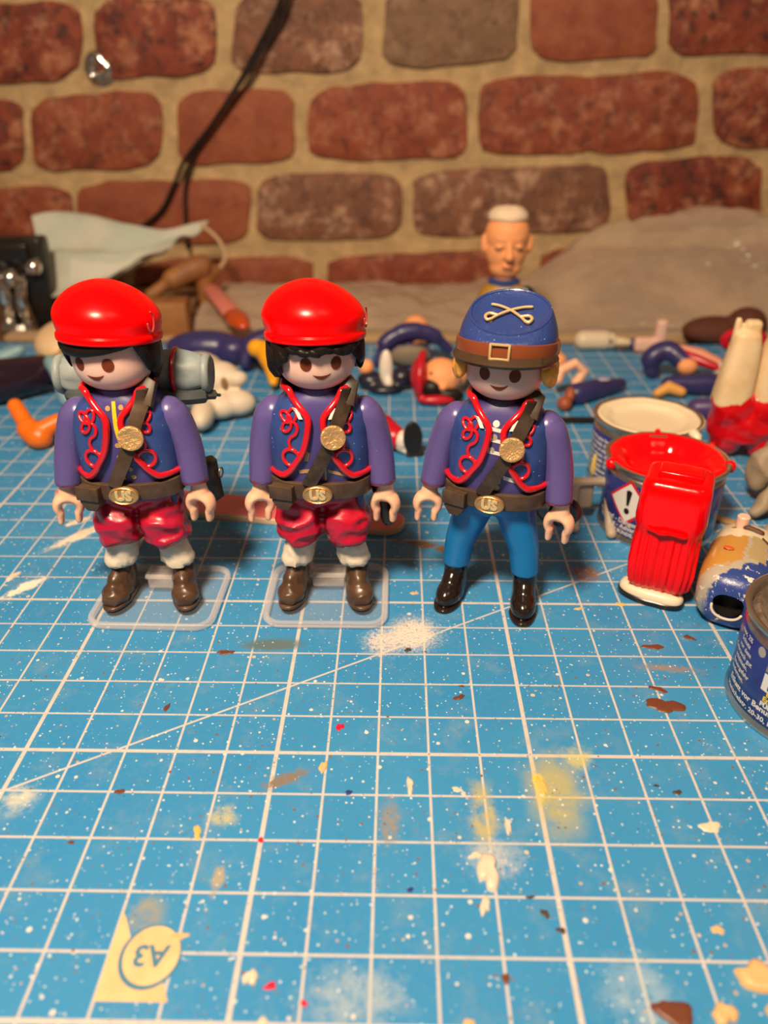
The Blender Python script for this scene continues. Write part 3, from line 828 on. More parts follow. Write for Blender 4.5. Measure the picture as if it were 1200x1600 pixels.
def make_shoe(laces, mat, root, x, y, rot, zt):
    M = T(x, y, 0) @ RZ(rot)
    up = blob([ell((0, -.28, .26), (.33, .60, .36)), ell((0, -.08, .42), (.29, .40, .44)), ell((0, .10, .3), (.28, .34, .3)), tube([(0, .06, .3), (0, .06, zt)], [.30, .29], 18, ends=False)] if not laces else [ell((0, -.50, .24), (.345, .42, .30)), ell((0, -.20, .24), (.30, .50, .34)), ell((0, .12, .30), (.28, .34, .34)), tube([(0, .06, .3), (0, .04, zt)], [.31, .31], 18, ends=False), ell((0, -.18, .50), (.27, .42, .34))], 0.05, 4,
              disp=(fold(2.2, .02, 4, (1, 2, 1)) if laces else None), flatten=.06, cut_top=zt - .02)
    nm = 'shoe' if laces else 'boot'
    sh = obj(nm, xf(up, M), mat, root, smooth=60)
    out = []
    for k in range(28):
        a = 2 * pi * k / 28; c_, s_ = cos(a), sin(a)
        wx = .345 if s_ < 0 else .30
        out.append((wx * math.copysign(abs(c_) ** .85, c_) * (1 if s_ < 0 else 1), -.24 + .70 * s_ if s_ > 0 else -.24 + .70 * s_))
    so = prism(out, 0, .10, .02, 1)
    obj('sole', xf(so, M), mat, sh, smooth=50)
    if laces:
        lb = MB()
        pts = [(-.10, -.22, .62), (.10, -.18, .68), (-.10, -.12, .76), (.10, -.09, .82), (-.10, -.07, .90)]
        lb.add(tube([Vector(p) + Vector((0, -.20, .03)) for p in pts], .026, 6))
        lb.add(tube([Vector((-p[0], p[1] - .20, p[2] + .03)) for p in pts], .026, 6))
        obj('shoelace', xf(lb.vf, M), pm('lace_brown', (0.04, 0.02, 0.012), .5), sh)
    return sh

BAGGY = {}
def make_baggy(seed):
    f1 = fold(1.35, .08, seed, (1.0, 1.0, 1.6))
    parts = [ell((0, 0, 2.90), (.96, .58, .40)), ell((-.50, -.03, 2.20), (.62, .66, .76)), ell((.50, -.03, 2.20), (.62, .66, .76)), ell((-.56, -.05, 1.86), (.56, .62, .36)), ell((.56, -.05, 1.86), (.56, .62, .36))]
    def d(p):
        k = max(0, min(1, (2.95 - p.z) / .5))
        cr = -.10 * math.exp(-(p.x / .07) ** 2) if p.y < 0 and p.z < 2.7 else 0
        return f1(p) * k + cr * k
    return blob(parts, 0.05, 3, disp=d)

def soldier(label, loc, rz, kind, head_yaw, seed):
    t = thing('toy_soldier', label, 'toy figure', loc, rz, group='painted toy soldiers standing in front')
    # --- legs
    if kind == 3:
        legs = blob([ell((0, .02, 2.95), (1.0, .56, .40)), tube([(-.42, 0, 2.95), (-.60, 0, 2.3), (-.78, 0, 1.7), (-.86, 0, .98)], [.50, .44, .37, .34], 20, ends=False), tube([(.42, 0, 2.95), (.60, 0, 2.3), (.78, 0, 1.7), (.86, 0, .98)], [.50, .44, .37, .34], 20, ends=False)], .05, 6, flatten=1.05)
        obj('trousers', legs, jean_m, t, smooth=60)
        make_shoe(False, boot_m, t, -.88, 0.02, -.16, 1.16); make_shoe(False, boot_m, t, .88, .02, .12, 1.16)
    else:
        obj('trousers', make_baggy(seed), tro_m, t, smooth=70)
        for s in (-1, 1):
            fo = fold(2.2, .05, seed + s, (1, 1, 1.6))
            rings = []
            for k in range(9):
                z = 1.78 - k * .105; r_ = .33 + .010 * k - (.05 if k == 8 else 0)
                rings.append([Vector((s * (.56 + .02 * k) + (r_ + fo(Vector((cos(a), sin(a), z))) * .8) * cos(a), (r_ + fo(Vector((cos(a), sin(a), z))) * .8) * sin(a), z)) for a in [2 * pi * j / 28 for j in range(28)]])
            obj('gaiter', skin(rings), sock_m, t, smooth=70)
            make_shoe(True, shoe_m, t, s * .76, 0.04, s * .20, 1.06)
    # --- body
    rings = [[tp(2 * pi * j / 44, z) for j in range(44)] for z in [2.98, 3.04, 3.1, 3.4, 3.7, 4.0, 4.3, 4.6, 4.8, 5.0, 5.1, 5.2, 5.28, 5.35, 5.42, 5.48, 5.52]]
    body = obj('body', skin(rings), torso_m, t, smooth=60)
    for s in (-1, 1):
        tail = MB().add(box((s * .88, .10, 2.80), (.16, .75, .60), .05, 2)).add(box((s * .62, .46, 2.80), (.5, .16, .60), .05, 2))
        obj('coat_tail', tail, torso_m, t)
    collar = lathe([(.46, 5.40), (.50, 5.44), (.50, 5.56), (.46, 5.60), (.42, 5.56)], 32)
    obj('shirt_collar', collar, pm('dark_collar', (.02, .02, .05), .5) if kind == 3 else torso_m, t)
    # --- print on the shirt front
    if kind == 1:
        obj('placket_stripe', decal([(-.03, 5.36), (.05, 5.36), (.06, 5.0), (.09, 4.6), (.15, 4.3), (.22, 4.0), (.11, 4.1), (.02, 4.4), (-.03, 4.8)]), yel_m, body, label='yellow painted placket stripe')
        obj('placket_stripe', decal([(-.06, 3.78), (-.01, 3.8), (.03, 3.56), (-.08, 3.56)]), yel_m, body)
        for cx_, cz in ((-.12, 5.22), (.16, 5.24), (-.02, 4.12), (.02, 3.94), (.17, 3.82), (.21, 3.62), (-.02, 4.4)):
            obj('button', decal(circ(cx_, cz, .055)), btn_m, body)
    elif kind == 2:
        for a in ([(.14, 3.52), (.18, 3.52), (.20, 4.25), (.16, 4.25)], [(-.42, 3.68), (-.10, 3.72), (-.12, 3.80), (-.44, 3.77)], [(.22, 3.72), (.62, 3.58), (.62, 3.65), (.22, 3.80)], [(-.30, 4.0), (-.22, 4.0), (-.16, 4.2), (-.24, 4.25)]):
            obj('frogging', decal(a), btn_m, body)
    else:
        for cz in (5.12, 4.88, 4.6):
            obj('frogging', decal([(-.16, cz - .17), (.12, cz - .21), (.12, cz - .13), (-.16, cz - .09)]), wht_m, body)
        obj('frogging', decal([(.22, 3.82), (.52, 3.74), (.52, 3.84), (.22, 3.92)]), wht_m, body)
        for cx_, cz in ((-.03, 5.10), (-.05, 4.80), (-.09, 4.5), (.10, 3.76), (.08, 3.60)):
            obj('button', decal(circ(cx_, cz, .075)), wht_m if cz > 4.9 else pm('button_grey', (.35, .31, .27), .4), body)
    # --- vest
    for s in (-1, 1):
        vh = obj('vest_half', vest_half(s), vest_m, t, smooth=60)
        obj('piping', vest_pipe(s), red_m, vh, smooth=80)
        obj('braid', braid(s), red_m, vh, smooth=80)
        if kind > 1:
            obj('collar_patch', skin([[vx(s * (e + d_), z, .13) for e, z in ((.27, 5.02), (.34, 5.16), (.42, 5.24))] for d_ in (0.0, .05, .09)], False, False, False), wht_m, vh)
    # --- belt, buckle, pouch
    rings = []
    for z, o_ in ((3.06, .08), (3.08, .13), (3.28, .145), (3.46, .13), (3.48, .08)):
        rings.append([tp(2 * pi * j / 44, z, o_) for j in range(44)])
    rings.append([tp(2 * pi * j / 44, 3.46, -.02) for j in range(44)]); rings.insert(0, [tp(2 * pi * j / 44, 3.08, -.02) for j in range(44)])
    belt = obj('belt', skin(rings, False, False), belt_m, t, smooth=50)
    bm_ = T(-.02, -.86, 3.25) @ RX(pi / 2) @ RZ(0)
    bk = obj('buckle', xf(lathe([(.0, .06), (.22, .065), (.27, .06), (.30, .085), (.33, .07), (.34, 0), (.0, 0)][::-1], 36, sy=.66, cap0=False, cap1=False), bm_), buck_m, t, smooth=50, label='oval gold belt buckle with raised letters')
    tv, tf = text2d('US', .31, .016)
    v, f = prism([(0, 0), (1, 0), (0, 1)], 0, 1)
    lt = MB()
    lv = [(px, py - .09, .10) for px, py in tv] + [(px, py - .09, .05) for px, py in tv]
    n_ = len(tv)
    ed = {}
    for q in tf:
        for a, b in zip(q, q[1:] + q[:1]): ed[(a, b)] = ed.get((a, b), 0) + 1
    lf = list(tf) + [tuple(i + n_ for i in reversed(q)) for q in tf] + [(a, b, b + n_, a + n_) for (a, b) in ed if (b, a) not in ed]
    obj('raised_letters', xf((lv, lf), bm_), gold_s, bk, smooth=30)
    pouch = MB().add(xf(prism([(-.26, .26), (.26, .26), (.26, -.14), (.12, -.34), (-.12, -.34), (-.26, -.14)], -.14, .14, .05, 2), T(-.80, -.72, 3.16) @ RZ(-.25) @ RX(pi / 2)))
    po = obj('cartridge_pouch', pouch, belt_m, t, smooth=40)
    obj('flap', xf(box((0, 0, .08), (.56, .10, .34), .03, 2), T(-.845, -.86, 3.20) @ RZ(-.25)), belt_m, po)
    # --- cross strap and medallion
    sm = belt_m if kind == 1 else strap_d
    st = obj('cross_strap', band_on([(.70, 5.62), (.64, 5.36), (.52, 5.06), (.38, 4.70), (.18, 4.22), (-.04, 3.80), (-.22, 3.46)], .30, .21, .07), sm, t, smooth=40)
    kn = xf(prism([(-.18, -.30), (.16, -.36), (.26, .18), (.10, .30), (-.14, .26)], -.12, .10, .04, 2), T(.66, -.36, 5.52) @ RX(1.0))
    obj('strap_end', kn, sm, st, smooth=40)
    mc = vx(.38, 4.68, .26)
    me_ = xf(lathe([(0, .055), (.20, .06), (.245, .075), (.27, .06), (.275, 0), (0, 0)][::-1], 32, cap0=False, cap1=False), T(*mc) @ RZ(.15) @ RX(pi / 2 - .1))
    obj('medallion', me_, gold_m, st, smooth=50, label='round gold medallion')
    # --- arms
    pose = {1: ((-1.50, -.16, 3.20), (1.42, -.14, 3.22)), 2: ((-1.36, -.16, 3.22), (1.42, -.12, 3.20)), 3: ((-1.48, -.10, 3.22), (1.46, -.16, 3.16))}[kind]
    for s, h_ in zip((-1, 1), pose):
        vf, cu, d = make_arm(s, *h_)
        am = obj('arm', vf, arm_m, t, smooth=70)
        ho = put('hand', HAND, am, cu + d * .12 + Vector((s * .06, 0, -.02)), (0, -s * .10 if s < 0 else .02, -s * .25))
        cf = tube([cu - d * .06, cu + d * .02], [.325, .30], 20, ends=False, ref=(0, 1, 0), flat=1.1)
        obj('cuff_rim', cf, pm('cuff_rim', (.22, .04, .08), .4), am)
    # --- head
    hm = bpy.data.objects.new('head', mesh_from('head', lathe([q for q in HS if kind < 3 or q[1] < 6.72], 48, cap0=True, cap1=False), face_m, 60))
    COL.objects.link(hm); hm.parent = t; hm.rotation_euler = (0, 0, head_yaw)
    ez = 6.26
    for s in (-1, 1):
        obj('eye', hdecal(circ(s * .325, ez, .125, 20, .145)), eye_m, hm)
    mo = [(-.20 + .4 * k / 10, 5.985 - .085 * sin(pi * k / 10)) for k in range(11)] + [(.19 - .38 * k / 10, 6.0 - .03 * sin(pi * k / 10) + .0) for k in range(11)]
    mo = [(x_ , z_ + .0) for x_, z_ in mo]
    mo = [(-.19, 6.03), (-.12, 5.965), (-.05, 5.925), (.02, 5.915), (.09, 5.94), (.16, 6.0), (.20, 6.05), (.12, 6.02), (.02, 6.005), (-.08, 6.01)]
    obj('mouth', hdecal(mo), eye_m, hm)
    obj('hair', hair_shell({1: 'short', 2: 'wavy', 3: 'blond'}[kind]), hair_y if kind == 3 else hair_k, hm, smooth=60)
    if kind == 2:
        lo = MB()
        rn = random.Random(3)
        for k in range(13):
            a = -1.75 + k * .26; z0 = 6.62 + rn.uniform(-.03, .04)
            if a > .9: continue
            drop = .52 if a < -1.0 else (.36 if a < -.75 else .10)
            lo.add(tube(spl([hp(a - .10, z0 + .05, .03), hp(a, z0 - drop * .35, .10), hp(a + .12, z0 - drop * .8, .10), hp(a + .02, z0 - drop, .03)], 5), [.05, .10, .09, .03], 8))
        obj('hair_lock', blob([lo.vf], .035, 2), hair_k, hm, smooth=60)
        obj('hair_lock', blob([ell(hp(1.55, 6.25, .08), (.12, .2, .42)), ell(hp(1.75, 6.1, .06), (.12, .16, .3))], .04, 3), hair_k, hm, smooth=60)
    if kind == 1:
        obj('hair_lock', blob([ell(hp(-1.45, 6.35, .06), (.10, .2, .30)), ell(hp(-1.65, 6.2, .06), (.12, .16, .3))], .04, 3), hair_k, hm, smooth=60)
        obj('hair_lock', blob([ell(hp(1.55, 6.30, .05), (.09, .2, .28)), ell(hp(1.9, 6.05, .0), (.12, .25, .4))], .04, 3), hair_k, hm, smooth=60)
    if kind == 3:
        for s in (-1, 1):
            obj('hair_lock', blob([ell(hp(s * 1.22, 6.24, .10), (.13, .20, .30)), ell(hp(s * 1.42, 6.14, .14), (.14, .22, .32)), ell(hp(s * 1.70, 6.16, .1), (.16, .3, .34))], .04, 3, disp=fold(3, .02, s)), hair_y, hm, smooth=60)
    # --- hat
    hat = bpy.data.objects.new('hat', None); COL.objects.link(hat)
    if kind < 3:
        prof = [(1.00, .02), (1.055, -.02), (1.08, .03), (1.08, .11), (1.05, .15), (1.065, .25), (1.09, .38), (1.085, .50), (1.02, .65), (.89, .81), (.71, .96), (.49, 1.08), (.27, 1.155), (.12, 1.18), (0.02, 1.185)]
        PR = [(p.x, p.y) for p in spl([(a, b, 0) for a, b in prof], 3)]
        rings = []
        for r, z in PR:
            k = max(0, z - .15) / 1.2
            rings.append([Vector((r * cos(a) * (1 + .035 * k * (1 if cos(a) < 0 else -.6)) - .05 * k, r * 1.04 * sin(a), z - .045 * k * r * cos(a))) for a in [2 * pi * j / 56 for j in range(56)]])
        bpy.data.objects.remove(hat)
        hat = obj('beret', skin(rings), beret_m, t, loc=(0, .02, 6.60), rot=(radians(-7.5), radians(2 if kind == 1 else 0.5), head_yaw * .6), smooth=60)
        cr = [(1.10 * cos(-.30 + .09 * sin(q)), 1.14 * sin(-.30 + .09 * sin(q)), .42 + .20 * cos(q)) for q in [0, .8, 1.6, 2.4, 3.14, 3.9, 4.6]]
        obj('embroidery', tube(spl(cr, 4), .02, 6), pm('red_embroidery', (.5, .05, .05), .3), hat)
    else:
        bpy.data.objects.remove(hat)
        kep_m = pm('kepi_blue', (0.022, 0.048, 0.21), 0.34, coat=.35, bump=(14, .5, .03), speck=((.6, .65, .75), 20, .76))
        hat = obj('kepi', MB(), None, t, loc=(0, .03, 6.66), rot=(radians(-9), 0, -head_yaw * 0))if False else None
        rings = []
        N = 56
        # crown leans forward, flat sunk top tilted to the front
        def ring(cx_, cy_, cz_, r, tilt, sy=1.0):
            return [Vector((cx_ + r * cos(a), cy_ + r * sy * sin(a) * cos(tilt), cz_ + r * sy * sin(a) * sin(tilt))) for a in [2 * pi * j / N for j in range(N)]]
        rings.append(ring(0, 0, 0.02, .98, 0)); rings.append(ring(0, 0, 0.0, 1.04, 0))
        rings += [ring(0, -.0, .10, 1.05, .03), ring(0, -.01, .24, 1.03, .12), ring(0, -.02, .40, .99, .24), ring(0, -.03, .54, .93, .36), ring(0, -.05, .63, .885, .44), ring(0, -.055, .665, .855, .46), ring(0, -.055, .66, .81, .46), ring(0, -.05, .615, .77, .46), ring(0, -.05, .60, .5, .46), ring(0, -.05, .595, .2, .46)]
        hat = obj('kepi', skin(rings), kep_m, t, loc=(0, .03, 6.68), rot=(radians(-8), 0, 0), smooth=50)
        b = [ring(0, 0, z, r, 0) for z, r in ((-.15, 1.03), (-.14, 1.09), (-.02, 1.105), (.12, 1.09), (.135, 1.02))]
        obj('hat_band', skin(b, False, False), pm('band_leather', (.22, .055, .02), .28, coat=.3), hat, smooth=60)
        # visor
        vis = []
        for i in range(29):
            a = -pi / 2 + (i / 28 - .5) * radians(172)
            e = cos((i / 28 - .5) * pi) ** .5
            p0 = Vector((1.06 * cos(a), 1.06 * sin(a), -.10)); p1 = Vector(((1.07 + .19 * e) * cos(a), (1.07 + .19 * e) * sin(a), -.17 - .11 * e)); p2 = Vector(((1.06 + .15 * e) * cos(a), (1.06 + .15 * e) * sin(a), -.21 - .13 * e)); p3 = Vector((.98 * cos(a), .98 * sin(a), -.13))
            vis.append([p0, (p0 + p1) / 2 + Vector((0, 0, .02)), p1, p2, p3])
        obj('visor', skin(vis), pm('visor_dark_brown', (.055, .032, .018), .3, spec=.3, mottle=((.02, .013, .01), 2, .5, .62)), hat, smooth=50)
        bf = MB()
        BM = T(-.02, -1.115, -.02) @ RX(pi / 2)
        for a_, b_ in (((-.19, -.14), (-.19, .15)), ((-.19, .15), (.19, .15)), ((.19, .15), (.19, -.14)), ((.19, -.14), (-.19, -.14))):
            bf.add(tube([(*a_, .01), (*b_, .01)], .028, 6))
        obj('band_buckle', xf(bf.vf, BM), gold_s, hat)
        obj('crown_rim', tube([tuple(p) for p in ring(0, -.055, .655, .835, .46)], .035, 7, closed=True), kep_m, hat)
        # crossed sabres lying on the sunk top
        DM = T(0, -.05, .625) @ RX(.46)
        sb = MB()
        for s in (-1, 1):
            P = spl([(s * .42, .24, .03), (s * .25, .19, .04), (0, .04, .05), (-s * .22, -.16, .05), (-s * .34, -.30, .04)], 5)
            sb.add(tube(P, .032, 7))
            sb.add(tube(spl([(-s * .24, -.18, .05), (-s * .40, -.14, .06), (-s * .48, -.24, .06), (-s * .43, -.36, .05), (-s * .34, -.32, .05)], 4), .036, 7))
        obj('crossed_sabres_badge', xf(sb.vf, DM), gold_s, hat, smooth=70, label='gold crossed sabres badge')
    return t

F1 = soldier('toy soldier in red beret carrying grey bedroll on his back, yellow placket stripe', (-5.78, 4.12, 0.20), 0.03, 1, -.20, 1.0)
F2 = soldier('toy soldier in red beret with wavy black hair, between beret soldier and kepi soldier', (-1.42, 4.22, 0.20), 0.0, 2, .22, 7.0)
F3 = soldier('toy soldier in blue kepi with gold crossed sabres and bright blue trousers', (2.66, 4.15, 0.0), -.26, 3, -.02, 3.0)

# knapsack and bedroll of the first soldier
pack = obj('knapsack', box((.08, 1.02, 4.25), (1.9, .62, 1.55), .12, 3), pm('knapsack_dark_brown', (.05, .02, .018), .35), F1)
rp = []
for k in range(40):
    t_ = k / 39; x = -1.62 + 3.3 * t_
    e = 1 - .28 * max(0, (abs(2 * t_ - 1) - .72) / .28) ** 2
    rp.append([Vector((x, 1.12 + (.50 * e + .09 * noise.noise(Vector((x * 2.2, cos(a) * 2, sin(a) * 2)))) * cos(a), 5.42 + (.50 * e + .10 * noise.noise(Vector((x * 2.5, cos(a) * 1.7, sin(a) * 1.7 + 9)))) * sin(a))) for a in [2 * pi * j / 32 for j in range(32)]])
roll = obj('bedroll', skin(rp), roll_m, F1, smooth=70)
for s, xx in ((1, 1.70), (-1, -1.64)):
    sp = [(xx + s * .05 * (1 - k / 60), 1.12 + (.06 + .38 * k / 60) * cos(k * .32), 5.42 + (.06 + .38 * k / 60) * sin(k * .32)) for k in range(61)]
    obj('roll_end', tube(sp, .11, 7), roll_m, roll, smooth=70)
obj('blanket_edge', tube(spl([(-1.4, .72, 5.02), (0, .70, 4.98), (1.2, .72, 4.97), (1.75, .95, 4.93), (1.95, 1.1, 4.86)], 6), [.16, .20, .20, .20, .12, .04], 8), pm('bedroll_dark', (.05, .06, .065), .5), roll)
for xx in (1.02, -.98):
    obj('roll_strap', tube([(xx, 1.12 + .55 * cos(2 * pi * k / 30), 5.42 + .55 * sin(2 * pi * k / 30)) for k in range(30)], .05, 8, closed=True), red_m, roll)
hol = obj('holster', xf(prism([(-.28, .55), (.26, .55), (.34, -.45), (.10, -.55), (-.22, -.45)], -.22, .22, .08, 2), T(1.55, .42, 2.95) @ RZ(.6) @ RX(pi / 2)), blk_m, F1)
obj('ring', tube([(1.93 + .03 * cos(a), .35 + .09 * cos(a), 3.2 + .12 * sin(a)) for a in [2 * pi * k / 16 for k in range(16)]], .02, 6, closed=True), pm('dull_brass', (.2, .12, .06), .4, metal=.7), hol)
sc_ = obj('scabbard', tube([(1.22, .30, 3.3), (1.35, .25, 2.9), (1.52, .10, 2.3), (1.56, .06, 2.05)], [.22, .22, .19, .16], 14), blk_m, F2)
ct = MB()
for k in range(6): ct.add(xf(lathe([(.38 - .04 * abs(k - 2.5), -.03), (.41 - .04 * abs(k - 2.5), 0), (.38 - .04 * abs(k - 2.5), .03)], 28), T(1.62, .45 , 2.55) @ RZ(.25) @ RX(pi / 2) @ T(0, 0, -.15 + .06 * k)))
obj('canteen', ct, pm('canteen_dark', (.04, .018, .014), .3), F3)
obj('canteen_strap', tube(spl([(1.1, .55, 3.4), (1.05, .62, 2.9), (.98, .6, 2.4), (1.2, .5, 2.2)], 5), .04, 6), pm('grey_strap', (.22, .19, .16), .5), F3)

# clear stands
st_m = clear_plastic('clear_stand_plastic', (.80, .78, .78), .03, .12, rim=.12)
st_r = clear_plastic('clear_stand_rim', (.92, .86, .84), .16, .12, rim=.40)
def stand(label, x, y, w_, d_, rz):
    t = thing('display_stand', label, 'stand', (x, y, 0), rz, group='clear plastic stands under the beret soldiers')
    # rounded plate with a raised lip
    obj('plate', prism(rrect(w_ - .16, d_ - .16, .38), 0.02, .16, .03, 2), st_m, t)
    P = [(px, py, .11) for px, py in rrect(w_ - .10, d_ - .10, .40, 7)]
    obj('rim', tube(P, .085, 8, closed=True, ref=(0, 0, 1), flat=1.1), st_r, t)
    pg = obj('peg', box((0, .45, .32), (.82, .48, .30), .05, 2), st_r, t)
    obj('peg_lip', MB().add(box((0, .26, .50), (.92, .12, .10), .03, 2)).add(box((0, .66, .50), (.92, .10, .10), .03, 2)).add(box((-.42, .45, .5), (.1, .4, .1), .03, 2)).add(box((.42, .45, .5), (.1, .4, .1), .03, 2)), st_r, pg)
    return t
stand('clear rounded plastic stand under the soldier carrying a bedroll', -5.62, 4.06, 3.08, 2.62, -.02)
stand('clear rounded plastic stand under the soldier with wavy black hair', -1.40, 4.20, 3.02, 2.62, .0)

# ------------------------------------------------------------------ paint tins
tin_m = pm('tin_metal', (0.62, 0.58, 0.53), 0.26, metal=0.95, rrough=(2, .15))
lab_m = pm('tin_label_blue', (0.020, 0.030, 0.20), 0.28, coat=0.3)
ltx_m = pm('label_white', (0.72, 0.70, 0.68), 0.4)
lty_m = pm('label_yellow', (0.80, 0.62, 0.04), 0.4)
lrd_m = pm('label_red', (0.60, 0.01, 0.02), 0.35)
lbk_m = pm('label_black', (0.012, 0.010, 0.010), 0.4)
CR = 1.62
def wrap(vf, th, z, R, tilt=0.0):
    ca, sa = cos(tilt), sin(tilt); out = []
    for p in vf[0]:
        x = p[0] * ca - p[1] * sa; y = p[0] * sa + p[1] * ca
        a = th + x / R
        out.append((R * sin(a), -R * cos(a), z + y))
    return out, vf[1]
def flat2(pts): return ([(x, y, 0) for x, y in pts], [tuple(range(len(pts)))])
def label_text(s, size, th, z, mat, parent, R=CR + .022, tilt=0.0, bold=0.0, name='lettering'):
    tv, tf = text2d(s, size, bold)
    return obj(name, wrap(subdiv_long(([(a, b, 0) for a, b in tv], tf), .25), th, z, R, tilt), mat, parent, smooth=None)
def label_patch(pts, th, z, mat, parent, R, name='label_patch', tilt=0.0):
    return obj(name, wrap(subdiv_long(flat2(pts), .15), th, z, R, tilt), mat, parent, smooth=None)
def tin(label, x, y, H, rz=0.0):
    t = thing('paint_tin', label, 'paint tin', (x, y, 0), 0, group='small blue paint tins')
    obj('body', lathe([(1.50, .03), (1.58, 0), (1.66, .02), (1.66, .09), (CR, .13), (CR, H - .32), (CR - .05, H - .27), (CR - .03, H - .20), (CR + .06, H - .12), (CR + .09, H - .03), (CR + .03, H), (CR - .05, H - .03), (CR - .07, H - .3), (CR - .3, H - .32)], 72, cap1=False), tin_m, t, smooth=50)
    lb = obj('label', lathe([(CR + .004, .20), (CR + .012, .21), (CR + .012, H - .42), (CR + .004, H - .41)], 72, cap0=False, cap1=False), lab_m, t, smooth=50)
    return t, lb
# red tin
t, lb = tin('blue tin open and filled to the rim with glossy red paint', 8.0, 8.05, 2.25)
def wob(prof, n, amp, seed, c=(0, 0, 0)):
    return skin([[Vector((c[0] + (r + amp * noise.noise(Vector((3 * cos(a), 3 * sin(a), seed)))) * cos(a), c[1] + (r + amp * noise.noise(Vector((3 * cos(a), 3 * sin(a), seed)))) * sin(a), c[2] + z)) for a in [2 * pi * j / n for j in range(n)]] for r, z in prof], False, True)
rp_m = pm('wet_red_paint', (0.86, 0.001, 0.004), 0.12, coat=0.1, bump=(1.2, .12, .05), spec=.35)
obj('paint', wob([(1.56, 2.12), (1.58, 2.24), (1.52, 2.28), (1.40, 2.25), (1.30, 2.20), (1.16, 2.12), (1.04, 1.92), (.94, 1.80), (.8, 1.76), (.4, 1.76), (.05, 1.76)], 64, .08, 2), rp_m, t, smooth=70)
for a, r_, z in ((-2.95, .16, 2.12), (-.25, .17, 2.10), (.45, .10, 2.2), (1.45, .09, 2.24)):
    obj('paint_drip', ell((1.68 * cos(a), 1.68 * sin(a), z), (r_, r_, r_ * 1.1), 14, 8), rp_m, t)
D = 0.70
label_patch([(0, D), (D, 0), (0, -D), (-D, 0)], -.86, 1.28, lrd_m, lb, CR + .018, 'warning_border')
label_patch([(0, D - .10), (D - .10, 0), (0, -D + .10), (-D + .10, 0)], -.86, 1.28, ltx_m, lb, CR + .030, 'warning_panel')
label_patch([(-.09, .36), (0, .40), (.09, .36), (.035, -.08), (-.035, -.08)], -.86, 1.28, lbk_m, lb, CR + .042, 'warning_mark')
label_patch([(.085 * cos(k * .5236), -.25 + .095 * sin(k * .5236)) for k in range(12)], -.86, 1.28, lbk_m, lb, CR + .042, 'warning_mark')
label_text('Achtung! - Danger! - Attention', .20, -.78, .60, ltx_m, lb, bold=.004)
label_text('Warnung - Advarsel - Varning', .20, -.78, .43, ltx_m, lb, bold=.004)
label_text('D-32257 BÜNDE, GERMANY', .15, -.78, .27, ltx_m, lb, bold=.004)
# white tin
t, lb = tin('blue tin with dried cream white paint on its lid, behind the red paint tin', 8.3, 11.05, 2.25)
wp_m = pm('cream_paint', (0.80, 0.66, 0.46), 0.35, bump=(1.5, .2, .05))
obj('paint', wob([(1.56, 2.08), (1.57, 2.20), (1.50, 2.24), (1.42, 2.20), (1.34, 2.16), (1.26, 2.17), (1.18, 2.10), (1.05, 2.02), (.9, 2.0), (.4, 2.0), (.05, 2.0)], 64, .05, 5), wp_m, t, smooth=70)
obj('paint_drip', tube([(.95, -1.40, 2.22), (1.02, -1.58, 2.16), (1.03, -1.70, 2.0), (1.02, -1.70, 1.82)], [.16, .15, .10, .08], 10), wp_m, t)
obj('paint_drip', tube([(-1.6, -.4, 1.0), (-1.62, -.42, .5), (-1.6, -.4, .3)], [.05, .1, .05], 8), pm('yellow_drip', (.7, .5, .12), .4), t)
for k, s in enumerate(['Enamel paint for', 'plastic models. Keep', 'out of reach of children.', 'Contains solvent. Keep', 'away from heat. Stir', 'well before use. Thin', 'only with thinner.', 'Do not breathe vapour.']):
    label_text(s, .165, -1.32, 1.60 - k * .175, ltx_m, lb, bold=.006)
# nearest tin
t, lb = tin('nearest blue tin with bare metal lid, cut off at the lower right edge', 9.10, .55, 2.30)
lid_m = pm('tin_lid', (0.40, 0.31, 0.24), 0.34, metal=0.8, bump=(5, .8, .08), mottle=((.55, .48, .40), 2, .45, .6))
obj('lid', lathe([(1.56, 2.05), (1.50, 2.18), (1.42, 2.22), (1.34, 2.16), (1.26, 2.04), (1.15, 2.02), (1.05, 2.08), (.85, 2.10), (.5, 2.10), (.02, 2.10)], 64, cap0=False), lid_m, t, smooth=50)
label_text('Etikett vor Benutzung lesen', .19, -1.10, .50, ltx_m, lb, bold=.006)
label_text('Henschelstr. 20-30, D-32257', .165, -1.18, .29, ltx_m, lb, bold=.004)
label_patch([(-.6, -.2), (.6, -.2), (.6, .2), (-.6, .2)], -.79, 1.20, ltx_m, lb, CR + .018)
label_text('EMAIL', .38, -.77, 1.07, lab_m, lb, R=CR + .026, bold=.012)
label_patch([(-.6, 0), (.6, 0), (.6, .5), (-.6, .5)], -.79, 1.44, pm('label_picture', (.06, .05, .05), .4, mottle=((.3, .25, .2), 2, .4, .6)), lb, CR + .018)
label_text('Email color', .16, -.84, .92, lty_m, lb, bold=.006)
label_text('Enamel', .16, -.95, .78, lty_m, lb, bold=.006)
label_text('FÜR KUNSTSTOFF', .15, -.74, .64, ltx_m, lb, bold=.008)
for k, s in enumerate(['max. 2%', 'Schutz', 'vor dem', 'Gebrauch gut', 'schütteln.', 'Feuergefahr', 'entfernen.']):
    label_text(s, .15, -1.62 + .02 * (k % 3), 1.72 - k * .165, ltx_m, lb, bold=.003)
label_patch([(.10 * cos(k * .5236), .10 * sin(k * .5236) * 1.2) for k in range(12)], -1.28, 1.76, pm('grey_paint_spot', (.35, .33, .30), .4), lb, CR + .02, 'paint_spot')

